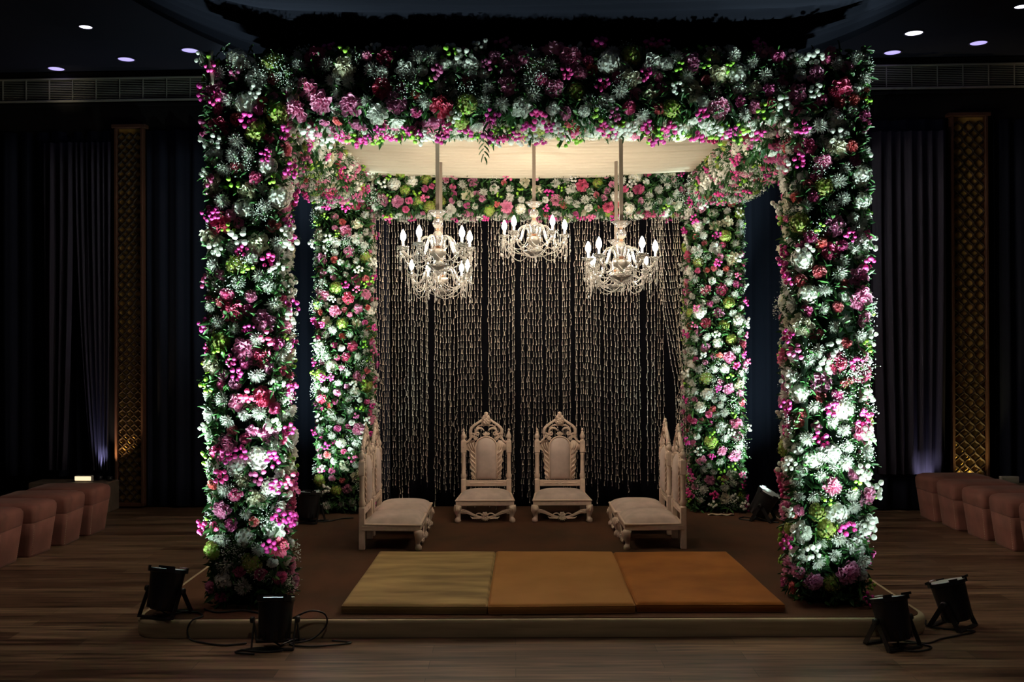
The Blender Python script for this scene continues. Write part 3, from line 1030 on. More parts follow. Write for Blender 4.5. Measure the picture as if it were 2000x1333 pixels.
BT = [bud_template(b) for b in (-.010, -.006, -.002, .003, .007, .011)]
mb = MB()
rs = random.Random(77)
xs = []
x = -1.42
while x < 1.50:
    run = rs.randint(5, 11)
    for _ in range(run):
        if x > 1.50: break
        xs.append(x); x += rs.choice((.025, .029, .033))
    x += rs.choice((.012, .02, .045))
stops = []
hem = {}
for i, x in enumerate(xs):
    seg = int((x + 2) / .19)
    if seg not in hem: hem[seg] = rs.choice((.16, .22, .30, .34, .26))
    bot = PT + max(.012, hem[seg] + rs.uniform(-.10, .04) - (.22 if rs.random() < .22 else 0))
    if 1.28 < x < 1.40 and rs.random() < .8: continue
    y = YB - .02 + rs.uniform(-.05, .05) + .02 * math.sin(x * 9)
    lean = rs.uniform(-.012, .012)
    z = 3.10 + .022 * math.sin(x * 3.1) + .012 * math.sin(x * 11) + rs.uniform(-.006, .006)
    mb.tube([(x, y, z), (x + lean, y, bot)], .0011, 3, 1)
    while z > bot + .05:
        Mx = Matrix.Translation((x + lean * (3.1 - z) / 2.9 + rs.uniform(-.002, .002), y, z)) @ Matrix.Rotation(rs.uniform(0, 6.28), 4, 'Z') @ Matrix.Scale(rs.uniform(.92, 1.08), 4)
        b = rs.choice(BT)
        mb.inst(b[0], b[1], [Mx], 0)
        z -= rs.uniform(.0630, .0655)
for k in range(11):               # strings pulled sideways to the right rear pillar
    x0 = 1.36 + k * .028
    x1 = 1.60 + k * .017
    y = YB - .10 + rs.uniform(-.03, .02)
    zt, zb = 3.10, PT + rs.uniform(.05, .5)
    nst = int((zt - zb) / .064)
    pts = []
    for j in range(nst + 1):
        q = j / nst
        w = min(1, q * 1.6)
        pts.append(Vector((x0 + (x1 - x0) * (w ** 1.2) + .01 * math.sin(q * 9 + k), y, zt + (zb - zt) * q)))
    mb.tube(pts, .0011, 3, 1)
    for j in range(nst):
        d = (pts[j] - pts[j + 1]).normalized()
        b = rs.choice(BT)
        mb.inst(b[0], b[1], [Matrix.Translation(pts[j]) @ d.to_track_quat('Z', 'Y').to_matrix().to_4x4() @ Matrix.Rotation(rs.uniform(0, 6.28), 4, 'Z')], 0)
o = mb.build('flower_string_curtain', [M['bud'], M['string']])
tag(o, 'curtain of many hanging strings of cream tuberose buds at the back of the canopy', 'string curtain', kind='stuff')


# ------------------------------------------------------------------ chairs
def spiral(cx, cz, r0, r1, a0, turns, y=0, n_=18):
    return [(cx + (r0 + (r1 - r0) * i / (n_ - 1)) * math.cos(a0 + turns * 2 * PI * i / (n_ - 1)), y,
             cz + (r0 + (r1 - r0) * i / (n_ - 1)) * math.sin(a0 + turns * 2 * PI * i / (n_ - 1))) for i in range(n_)]


def bez(p0, p1, p2, p3, n_=12):
    out = []
    for i in range(n_):
        t_ = i / (n_ - 1)
        out.append(tuple(sum(c * q for c, q in zip(((1 - t_) ** 3, 3 * t_ * (1 - t_) ** 2, 3 * t_ * t_ * (1 - t_), t_ ** 3), k)) for k in zip(p0, p1, p2, p3)))
    return out


def rosette(mb, x, z, R, y, npet=6, depth=.008):
    for k in range(npet):
        a = 2 * PI * k / npet + .3
        mb.ell((x + math.cos(a) * R * .58, y, z + math.sin(a) * R * .58), (R * .42, depth, R * .34), 8, 4, Euler((0, -a, 0)))
    mb.ell((x, y - depth * .6, z), (R * .30, depth, R * .30), 8, 4)
    mb.ell((x, y + .003, z), (R * .8, depth * .8, R * .8), 10, 4)


def make_chair():
    t = empty('carved_chair', (0, 0, 0), 0)
    C = M['chair']
    YBK = .235
    TK = .030
    # back posts run to the ground as rear legs
    for s in (-1, 1):
        p = MB()
        x = s * .222
        p.bbox((x, YBK, .17), (.050, .048, .34), .004)
        p.lathe([(.026, .34), (.021, .348), (.027, .362), (.028, .385), (.021, .405), (.023, .418), (.020, .424), (.021, .50), (.0195, .575), (.024, .588), (.020, .60)], 12, (x, YBK, 0))
        p.bbox((x, YBK, .660), (.052, .048, .118), .005)
        p.ell((x, YBK - .024, .66), (.008, .006, .008), 8, 4)
        p.lathe([(.018, .718), (.022, .724), (.014, .733), (.023, .748), (.025, .765), (.018, .785), (.012, .792), (.015, .797), (.013, .803), (.007, .810), (.011, .820), (.010, .832), (.002, .842)], 12, (x, YBK, 0))
        p.build('back_post', C, t, sharp=40)
    # lower carved rail
    p = MB().bbox((0, YBK, .302), (.40, .030, .062), .006)
    for s in (-1, 1):
        p.tube(bez((s * .17, YBK - .017, .312), (s * .12, YBK - .017, .290), (s * .07, YBK - .017, .318), (s * .01, YBK - .017, .300)), [.003 + .003 * math.sin(PI * i / 11) for i in range(12)], 6)
        p.tube(bez((s * .17, YBK - .017, .292), (s * .11, YBK - .017, .312), (s * .06, YBK - .017, .286), (s * .02, YBK - .017, .306)), .003, 6)
    p.build('back_rail', C, t, sharp=40)
    # upholstered back panel with arched top
    def outline(k, zb=.340, zt=.752, hw=.098):
        # k in 0..1 around
        pts = []
        n_ = 14
        for i in range(n_ + 1):
            a = PI * i / n_
            pts.append((hw * math.cos(a), zt - hw + hw * math.sin(a) * 1.0))
        return [(hw, zb)] + [(hw, zb + (zt - hw - zb) * q) for q in (.33, .66)] + pts + [(-hw, zb + (zt - hw - zb) * q) for q in (.66, .33)] + [(-hw, zb)] + [(-hw * q, zb) for q in (.5, 0, -.5)]
    ol = outline(0)
    czc = .55
    p = MB()
    n_ = len(ol)
    v = []
    for (sc, yy) in ((1.0, .02), (1.0, -.006), (.96, -.020), (.86, -.033), (.62, -.043), (.3, -.048)):
        for (x, z) in ol: v.append((x * sc, YBK + yy, czc + (z - czc) * sc))
    f = [tuple(range(n_ - 1, -1, -1))]
    for i in range(5):
        for k in range(n_):
            f.append((i * n_ + k, i * n_ + (k + 1) % n_, (i + 1) * n_ + (k + 1) % n_, (i + 1) * n_ + k))
    f.append(tuple(range(5 * n_, 6 * n_)))
    v = [(a, b, c) for a, b, c in v]
    p.add(v, [tuple(reversed(q)) for q in f]).build('back_cushion', M['chairfab'], t)
    fr = MB()
    loop = [(x * 1.07, YBK - .010, czc + (z - czc) * 1.028) for x, z in ol[:-3]]
    fr.tube(loop, .008, 6)
    pp = t
    fr.build('cushion_border', C, t)
    # side acanthus panels
    for s in (-1, 1):
        p = MB()
        # upper shoulder block
        sil = [(.104, .70), (.125, .725), (.150, .72), (.175, .695), (.198, .675), (.198, .635), (.165, .615), (.155, .56), (.165, .52), (.150, .49), (.160, .45), (.145, .42), (.150, .385), (.132, .36), (.120, .342), (.104, .342)]
        n_ = len(sil)
        v = [(s * x, YBK - .012, z) for x, z in sil] + [(s * x, YBK + .012, z) for x, z in sil]
        f = [tuple(range(n_)) if s < 0 else tuple(range(n_ - 1, -1, -1)), tuple(range(2 * n_ - 1, n_ - 1, -1)) if s < 0 else tuple(range(n_, 2 * n_))]
        for k in range(n_): f.append((k, (k + 1) % n_, n_ + (k + 1) % n_, n_ + k))
        p.add(v, f)
        for j in range(6):
            z = .375 + .045 * j
            p.tube(bez((s * .108, YBK - .016, z - .02), (s * .125, YBK - .022, z + .005), (s * .148, YBK - .022, z + .012), (s * (.150 + .006 * (j % 2)), YBK - .014, z + .038), 9), [.003, .006, .008, .0085, .0085, .008, .006, .004, .002], 6)
        for j in range(3):
            p.tube(bez((s * (.115 + .02 * j), YBK - .016, .63), (s * (.12 + .024 * j), YBK - .024, .66), (s * (.14 + .02 * j), YBK - .022, .69 - .01 * j), (s * (.125 + .024 * j), YBK - .014, .705 - .008 * j), 9), [.003, .005, .007, .008, .007, .006, .005, .004, .002], 6)
        p.tube(spiral(s * .134, .360, .017, .004, PI / 2, s * 1.3, YBK - .012), .006, 6)
        # scroll joining post and crest
        p.tube(bez((s * .198, YBK, .70), (s * .17, YBK, .71), (s * .15, YBK, .74), (s * .142, YBK, .775)), .011, 6)
        p.build('side_carving', C, t)
    # crest
    p = MB()
    for s in (-1, 1):
        p.tube(bez((s * .150, YBK, .775), (s * .168, YBK, .86), (s * .11, YBK, .865), (s * .040, YBK, .925), 16), [.013, .015, .016, .016, .016, .015, .015, .014, .014, .014, .014, .013, .013, .012, .012, .011], 8, flat=1.1)
        p.tube(bez((s * .155, YBK - .012, .80), (s * .15, YBK - .016, .85), (s * .10, YBK - .016, .87), (s * .05, YBK - .014, .915), 12), .004, 5)
        p.tube(spiral(s * .134, .775, .026, .005, 0 if s > 0 else PI, -s * 1.4, YBK), .0085, 6)
        # inner C scrolls
        p.tube(bez((s * .105, YBK, .775), (s * .115, YBK, .85), (s * .045, YBK, .860), (s * .022, YBK, .815), 14), [.006 + .006 * math.sin(PI * i / 13) for i in range(14)], 7)
        p.tube(spiral(s * .086, .790, .021, .004, 0 if s > 0 else PI, -s * 1.3, YBK - .002), .007, 6)
        p.tube(bez((s * .02, YBK, .86), (s * .05, YBK, .885), (s * .09, YBK, .86), (s * .10, YBK, .83), 10), .007, 6)
        rosette(p, s * .103, .742, .024, YBK - .008)
        # fan leaves above cushion
        for k in range(3):
            a = s * (.18 + .38 * k)
            p.tube([(0, YBK - .004, .762), (math.sin(a) * .028, YBK - .012, .762 + math.cos(a) * .030), (math.sin(a) * .046, YBK - .010, .762 + math.cos(a) * .050)], [.006, .008, .002], 6)
        for k in range(3):
            p.ell((s * (.060 + .034 * k), YBK - .006, .912 - .022 * k), (.014, .008, .009), 8, 4, Euler((0, s * .6, 0)))
    sil = []
    for k in range(22):
        a = 2 * PI * k / 22
        R = .050 + .006 * math.cos(a * 6)
        sil.append((R * math.cos(a), .915 + R * 1.12 * math.sin(a)))
    n_ = len(sil)
    v = [(x, YBK - .010, z) for x, z in sil] + [(x, YBK + .012, z) for x, z in sil]
    f = [tuple(range(n_)), tuple(range(2 * n_ - 1, n_ - 1, -1))] + [(k, n_ + k, n_ + (k + 1) % n_, (k + 1) % n_) for k in range(n_)]
    p.add(v, f)
    rosette(p, 0, .905, .034, YBK - .014, 6, .010)
    rosette(p, 0, .965, .020, YBK - .010, 5, .009)
    for s in (-1, 1): rosette(p, s * .030, .940, .015, YBK - .012, 5)
    p.ell((0, YBK, .985), (.020, .012, .018), 8, 5)
    p.build('crest', C, t)
    # seat frame: wider at the front
    def trap(z0, z1, w0, w1, y0, y1, inset=0):
        mb_ = MB()
        v_ = []
        for z, k in ((z0, .004), (z0 + .006, 0), (z1 - .006, 0), (z1, .005)):
            v_ += [(-w0 / 2 + k, y0 + k, z), (w0 / 2 - k, y0 + k, z), (w1 / 2 - k, y1 - k, z), (-w1 / 2 + k, y1 - k, z)]
        f_ = [(3, 2, 1, 0), (12, 13, 14, 15)]
        for i in range(3):
            for k in range(4): f_.append((i * 4 + k, i * 4 + (k + 1) % 4, i * 4 + 4 + (k + 1) % 4, i * 4 + 4 + k))
        return mb_.add(v_, f_)
    p = trap(.155, .200, .545, .50, -.245, .235)
    q = trap(.197, .213, .560, .50, -.252, .215); p.add(np.concatenate(q.v), q.f)
    p.build('seat_frame', C, t, smooth=False)
    # seat cushion
    def cush(u, v_):
        a = (u - .5) * 2; b = (v_ - .5) * 2
        w = .520 + (.46 - .520) * v_
        e = max(abs(a), abs(b))
        h = (1 - abs(a) ** 3.2) ** .5 * (1 - abs(b) ** 3.2) ** .5 if e < 1 else 0
        return (a * w / 2, -.238 + .445 * v_, .212 + .066 * h)
    p = MB().grid(cush, 19, 19)
    p.build('seat_cushion', M['chairfab'], t)
    # front cabriole legs
    for s in (-1, 1):
        p = MB()
        x = s * .252; y = -.222
        pts = [(x, y, .158), (x + s * .004, y - .004, .135), (x + s * .007, y - .007, .110), (x + s * .002, y - .003, .082), (x - s * .004, y + .002, .055), (x - s * .003, y, .040), (x + s * .003, y - .005, .026), (x + s * .002, y - .004, .010), (x, y - .002, 0)]
        p.tube(pts, [.034, .036, .034, .026, .019, .020, .028, .030, .020], 10)
        for k in range(3):
            p.tube([(x + s * (.012 * (k - 1)), y - .036, .148), (x + s * (.012 * (k - 1)), y - .042, .118), (x + s * (.006 * (k - 1)), y - .028, .085)], [.005, .007, .002], 6)
        p.tube(spiral(x - s * .016, .125, .015, .004, 0, 1.2, y - .034, 12), .004, 5)
        p.build('front_leg', C, t)
    # carved front apron
    p = MB()
    for s in (-1, 1):
        for dz, rr in ((0, .007), (.014, .005), (-.013, .005)):
            p.tube(bez((s * .235, -.225, .100 + dz), (s * .16, -.228, .115 + dz), (s * .13, -.230, .060 + dz * .6), (s * .03, -.232, .045 + dz * .4), 14), rr, 6)
        for k in range(5):
            a = s * (1.0 + .28 * k)
            x0_, z0_ = s * (.035 + .016 * k), .045
            p.tube([(x0_, -.236, z0_), (x0_ + s * .016, -.244, z0_ - .008), (x0_ + s * .036, -.240, z0_ - .006 + .004 * k)], [.005, .008, .002], 6)
        p.tube(bez((s * .10, -.232, .050), (s * .085, -.236, .085), (s * .05, -.236, .095), (s * .03, -.236, .075), 10), .006, 6)
    for k in range(7):
        a = PI + PI * k / 6
        p.tube([(0, -.236, .050), (math.cos(a) * .028, -.244, .045 + math.sin(a) * .020), (math.cos(a) * .046, -.240, .044 + math.sin(a) * .034)], [.006, .009, .002], 6)
    rosette(p, 0, .066, .036, -.240, 7, .011)
    p.build('front_apron', C, t)
    # rear cross stretcher under the seat
    MB().bbox((0, YBK, .175), (.40, .03, .04), .004).build('rear_rail', C, t, smooth=False)
    return t


chair = make_chair()
spots = [(-.282, 9.62, 0, 'carved cream throne chair facing forward, left one of the middle pair'),
         (.440, 9.62, 0, 'carved cream throne chair facing forward, right one of the middle pair'),
         (-1.010, 8.38, PI / 2, 'carved cream chair on the left side facing right, the nearer one'),
         (-1.010, 8.97, PI / 2, 'carved cream chair on the left side facing right, the farther one'),
         (1.130, 8.38, -PI / 2, 'carved cream chair on the right side facing left, the nearer one'),
         (1.110, 8.97, -PI / 2, 'carved cream chair on the right side facing left, the farther one')]
for i, (x, y, a, lab) in enumerate(spots):
    o = chair if i == 0 else copy_tree(chair)
    o.location = (x, y, PT + .001)
    o.rotation_euler = (0, 0, a)
    tag(o, lab, 'chair', 'carved cream chairs under the flower canopy')


# ------------------------------------------------------------------ floor pads
def pad(name, corners, m, label, seed):
    """corners: front-left, front-right, back-right, back-left"""
    r = random.Random(seed)
    c = [Vector((x, y, 0)) for x, y in corners]
    cen = sum(c, Vector()) / 4
    t = empty(name, (cen.x, cen.y, PT), 0, label, 'floor cushion', 'velvet floor cushions on the platform')
    T = .062
    nu = nv = 22

    def fn(top):
        def g(u, v):
            # rounded corners near the rim
            p = (c[0] * (1 - u) + c[1] * u) * (1 - v) + (c[3] * (1 - u) + c[2] * u) * v - cen
            e = min(u, 1 - u, v, 1 - v)
            k = min(1, e / .02)
            h = T / 2 + (T / 2) * (math.sqrt(max(0, 1 - (1 - k) ** 2)) * .55 + .45)
            hh = h + .0025 * math.sin(u * 9 + seed) * math.sin(v * 7) if top else 0.001
            return (p.x, p.y, hh)
        return g
    us = [0, .006, .015, .03] + [.03 + .94 * i / 16 for i in range(1, 16)] + [.97, .985, .994, 1]
    n_ = len(us)
    mb = MB()
    v = [fn(True)(a, b) for b in us for a in us]
    f = [(j * n_ + i, j * n_ + i + 1, (j + 1) * n_ + i + 1, (j + 1) * n_ + i) for j in range(n_ - 1) for i in range(n_ - 1)]
    mb.add(v, f)
    rim = [i for i in range(n_)] + [j * n_ + n_ - 1 for j in range(1, n_)] + [(n_ - 1) * n_ + i for i in range(n_ - 2, -1, -1)] + [j * n_ for j in range(n_ - 2, 0, -1)]
    pts = [v[i] for i in rim]
    k = len(pts)
    low = []
    for zz, ins in ((.045, 0.004), (.03, .006), (.012, .003), (.001, -.006)):
        for p in pts:
            L = Vector((p[0], p[1], 0)).length
            low.append((p[0] * (1 + ins / L), p[1] * (1 + ins / L), zz * T / .062))
    ring = [tuple(p) for p in pts]
    vv = ring + low
    ff = []
    for i in range(4):
        for j in range(k):
            ff.append((i * k + j, (i + 1) * k + j, (i + 1) * k + (j + 1) % k, i * k + (j + 1) % k))
    ff.append(tuple(4 * k + j for j in range(k)))
    mb.add(vv, ff)
    mb.build('pad', m, t)
    # piping along the upper rim
    MB().tube([(p[0] * 1.002, p[1] * 1.002, p[2] + .001) for p in pts] + [(pts[0][0] * 1.002, pts[0][1] * 1.002, pts[0][2] + .001)], .0035, 6).build('piping', m, t)
    return t


pad('floor_cushion', [(-1.075, 6.22), (-.178, 6.20), (-.155, 7.80), (-1.055, 7.81)], M['goldpad'], 'khaki gold velvet floor cushion, left of the three on the platform', 1)
pad('floor_cushion', [(-.168, 6.19), (.738, 6.215), (.752, 7.79), (-.143, 7.81)], M['ochre'], 'ochre velvet floor cushion, middle of the three on the platform', 2)
pad('floor_cushion', [(.752, 6.235), (1.665, 6.225), (1.635, 7.78), (.762, 7.76)], M['rust'], 'rust orange velvet floor cushion, right of the three on the platform', 3)


# ------------------------------------------------------------------ ottomans
def make_ottoman(Lx=.66, Ly=.43, H=.44):
    t = empty('velvet_ottoman', (0, 0, 0), 0)
    mb = MB()
    rings = []
    n_ = 10
    for z, k in ((0.0, .855), (.02, .86), (.16, .915), (.30, .965)):
        rings.append((z, k, .03))
    v = []
    for z, k, rr in rings:
        for x, y in rounded_rect(-Lx / 2 * k, Lx / 2 * k, -Ly / 2 * k, Ly / 2 * k, rr, 3): v.append((x, y, z))
    n_ = 16
    f = [tuple(range(n_ - 1, -1, -1))] + [(i * n_ + k, i * n_ + (k + 1) % n_, (i + 1) * n_ + (k + 1) % n_, (i + 1) * n_ + k) for i in range(3) for k in range(n_)] + [tuple(range(3 * n_, 4 * n_))]
    mb.add(v, f).build('base', M['ottoman'], t)
    mb = MB()
    v = []
    for z, k, rr in ((.290, .962, .03), (.30, .972, .03), (.36, .992, .035), (.40, .995, .04), (.428, .96, .05), (.444, .84, .05), (.455, .4, .03)):
        for x, y in rounded_rect(-Lx / 2 * k, Lx / 2 * k, -Ly / 2 * k, Ly / 2 * k, rr, 3): v.append((x, y, z))
    f = [tuple(range(n_ - 1, -1, -1))] + [(i * n_ + k, i * n_ + (k + 1) % n_, (i + 1) * n_ + (k + 1) % n_, (i + 1) * n_ + k) for i in range(6) for k in range(n_)] + [tuple(range(6 * n_, 7 * n_))]
    mb.add(v, f).build('seat_pad', M['ottoman'], t)
    for sx in (-1, 1):
        for sy in (-1, 1):
            nl = MB()
            for k in range(17):
                z = .02 + .25 * k / 16
                kk = .86 + .105 * z / .3
                nl.inst(I1[0], I1[1], [Matrix.Translation((sx * (Lx / 2 * kk - .004), sy * (Ly / 2 * kk - .026), z)) @ Matrix.Scale(.0042, 4)])
            nl.build('nail_trim', M['nail'], t)
    return t


ott = make_ottoman()
OTT = [(-4.26, 9.56, -.02, 'left row ottoman farthest back, beside the stone plinth'),
       (-4.30, 9.08, .03, 'left row ottoman, second from the back, domed rose velvet top'),
       (-4.35, 8.61, -.02, 'left row ottoman, third from the back, catching more light on its top'),
       (-4.41, 8.14, .02, 'left row ottoman nearest the camera, cut by the left photo edge'),
       (4.44, 10.14, .02, 'right row ottoman farthest back, below the lit grey lilac curtain'),
       (4.46, 9.67, -.03, 'right row ottoman, second from the back'),
       (4.50, 9.20, .02, 'right row ottoman, middle one of the five'),
       (4.53, 8.73, -.02, 'right row ottoman, fourth from the back'),
       (4.56, 8.26, .03, 'right row ottoman nearest the camera, cut by the right photo edge')]
for i, (x, y, a, lab) in enumerate(OTT):
    o = ott if i == 0 else copy_tree(ott)
    o.location = (x, y, 0)
    o.rotation_euler = (0, 0, a)
    tag(o, 'rose velvet ' + lab if 'rose' not in lab else lab, 'ottoman', 'rose velvet ottomans along the %s' % ('left' if x < 0 else 'right'))


# ------------------------------------------------------------------ chandeliers
def make_chandelier(narm=5):
    """origin at the hub"""
    t = empty('crystal_chandelier', (0, 0, 0), 0)
    MB().lathe([(.012, .26), (.034, .266), (.050, .284), (.074, .308), (.068, .311), (.044, .289), (.02, .275)], 16, ripple=lambda a, z: .12 * math.sin(a * 6) * (z > .28)).build('top_crown', M['glass'], t)
    p = MB().lathe([(.010, .255), (.014, .262), (.010, .268)], 12)
    p.lathe([(.012, .165), (.017, .17), (.012, .176)], 12); p.lathe([(.02, .03), (.026, .038), (.02, .046)], 12)
    p.build('collar', M['copper'], t)
    MB().lathe([(.012, .176), (.032, .190), (.040, .214), (.032, .240), (.013, .255)], 14).build('glass_ball', M['glass'], t)
    MB().lathe([(.013, .165), (.028, .15), (.041, .125), (.038, .10), (.024, .075), (.018, .06), (.026, .046)], 14).build('glass_vase', M['glass'], t)
    MB().lathe([(.02, .03), (.055, .022), (.062, .008), (.058, -.012), (.040, -.03), (.018, -.045), (.010, -.06)], 24, ripple=lambda a, z: .05 * math.cos(a * 12)).build('hub', M['silverhub'], t)
    MB().lathe([(.010, -.06), (.024, -.075), (.016, -.095), (.03, -.105), (.085, -.09), (.088, -.095), (.05, -.118), (.012, -.135), (.006, -.15)], 24, ripple=lambda a, z: .04 * math.cos(a * 10)).build('lower_bowl', M['glass'], t)
    tips = []
    for k in range(narm):
        a = 2 * PI * k / narm + .35
        ca, sa = math.cos(a), math.sin(a)
        R = .265

        def P(r_, z): return (r_ * ca, r_ * sa, z)
        pr = bez(P(.04, .01), P(.05, .16), P(.125, .13), P(.150, .04), 12) + bez(P(.150, .04), P(.175, -.045), P(.235, -.055), P(R, .015), 11)[1:]
        arm = MB().tube(pr, .0115, 8)
        ao = arm.build('arm', M['glass'], t)
        MB().lathe([(.006, .012), (.018, .016), (.036, .030), (.050, .048), (.046, .050), (.030, .036), (.012, .026)], 14, P(R, 0), ripple=lambda q, z: .14 * math.sin(q * 6) * (z > .03)).build('drip_dish', M['glass'], ao)
        MB().lathe([(.009, .02), (.0095, .09), (.006, .091)], 10, P(R, 0)).build('candle_sleeve', M['candle'], ao)
        MB().lathe([(.008, .090), (.016, .100), (.0215, .116), (.0200, .134), (.013, .154), (.005, .170), (.001, .176)], 10, P(R, 0)).build('bulb', M['bulb'], ao)
        # pendants hanging under the dish
        for j in range(5):
            g = MB()
            b = 2 * PI * j / 5 + k
            bx, by = R * ca + .045 * math.cos(b), R * sa + .045 * math.sin(b)
            ln = random.choice((4, 5, 6, 9))
            for q in range(ln):
                g.inst(I1[0], I1[1], [Matrix.Translation((bx, by, .035 - .0115 * q)) @ Matrix.Scale(.0048, 4)])
            zt = .035 - .0115 * ln
            g.add([(bx, by, zt), (bx + .009, by, zt - .018), (bx, by + .007, zt - .018), (bx - .009, by, zt - .018), (bx, by - .007, zt - .018), (bx, by, zt - .038)],
                  [(0, 1, 2), (0, 2, 3), (0, 3, 4), (0, 4, 1), (5, 2, 1), (5, 3, 2), (5, 4, 3), (5, 1, 4)])
            g.build('pendant', M['bead'], ao, smooth=False)
        tips.append(Vector(P(R + .01, .03)))

    def swag(A, B, sag, rb=.0045):
        g = MB()
        L = (A - B).length + sag * 1.6
        n_ = max(5, int(L / .0118))
        ms = []
        for i in range(n_ + 1):
            q = i / n_
            p = A.lerp(B, q); p.z -= sag * 4 * q * (1 - q)
            ms.append(Matrix.Translation(p) @ Matrix.Scale(rb, 4))
        g.inst(I1[0], I1[1], ms)
        g.build('bead_garland', M['bead'], t, smooth=False)
    for k in range(narm):
        A, B = tips[k], tips[(k + 1) % narm]
        swag(A, B, .13); swag(A, B, .19)
        swag(A * .98, Vector((0.055 * math.cos(k), .055 * math.sin(k), .01)), .09)
        swag(A * .98, Vector((0.02, 0, -.14)) , .05 + .02 * (k % 2))
        # vertical rain strands from the tips
        for j in range(3):
            C0 = A + Vector((random.uniform(-.02, .02), random.uniform(-.02, .02), -.02))
            g = MB()
            n_ = random.randint(9, 16)
            g.inst(I1[0], I1[1], [Matrix.Translation(C0 - Vector((0, 0, .0118 * i))) @ Matrix.Scale(.0044, 4) for i in range(n_)])
            e = C0 - Vector((0, 0, .0118 * n_))
            g.add([tuple(e), (e.x + .009, e.y, e.z - .02), (e.x, e.y + .007, e.z - .02), (e.x - .009, e.y, e.z - .02), (e.x, e.y - .007, e.z - .02), (e.x, e.y, e.z - .042)],
                  [(0, 1, 2), (0, 2, 3), (0, 3, 4), (0, 4, 1), (5, 2, 1), (5, 3, 2), (5, 4, 3), (5, 1, 4)])
            g.build('bead_strand', M['bead'], t, smooth=False)
    return t


ch = make_chandelier()
CH = [(-.572, 7.50, 2.47, .14, 3.42, 'crystal chandelier at front left, taller and largest in view'),
      (-.660, 9.03, 2.36, .5, 3.44, 'crystal chandelier at rear left, hanging low behind the front left one'),
      (.165, 8.30, 2.645, -.09, 3.44, 'crystal chandelier in the middle, hung highest of all'),
      (.800, 7.50, 2.385, -.17, 3.42, 'crystal chandelier at front right'),
      (.910, 8.95, 2.395, .9, 3.44, 'crystal chandelier at rear right, mostly hidden by the front right one')]
for i, (x, y, z, a, zt, lab) in enumerate(CH):
    o = ch if i == 0 else copy_tree(ch)
    o.location = (x, y, z)
    o.rotation_euler = (0, 0, a)
    tag(o, lab, 'chandelier', 'crystal chandeliers under the canopy cloth')
for i, (x, y, z, a, zt, lab) in enumerate(CH):
    o = [q for q in bpy.data.objects if q.name.startswith('crystal_chandelier')][i]
    a = o.rotation_euler[2]
    mb = MB().box((0, 0, (zt - o.location.z + .27) / 2), (.028, .028, zt - o.location.z - .27), rot=Euler((0, 0, -a)))
    mb.box((0, 0, zt - o.location.z - .005), (.06, .06, .01), rot=Euler((0, 0, -a)))
    mb.build('hanging_rod', M['rod'], o, smooth=False)


# ------------------------------------------------------------------ stage lights
def make_par():
    """origin at the base; body tilts back towards +y (local), lens at the top"""
    t = empty('stage_light', (0, 0, 0), 0)
    return t


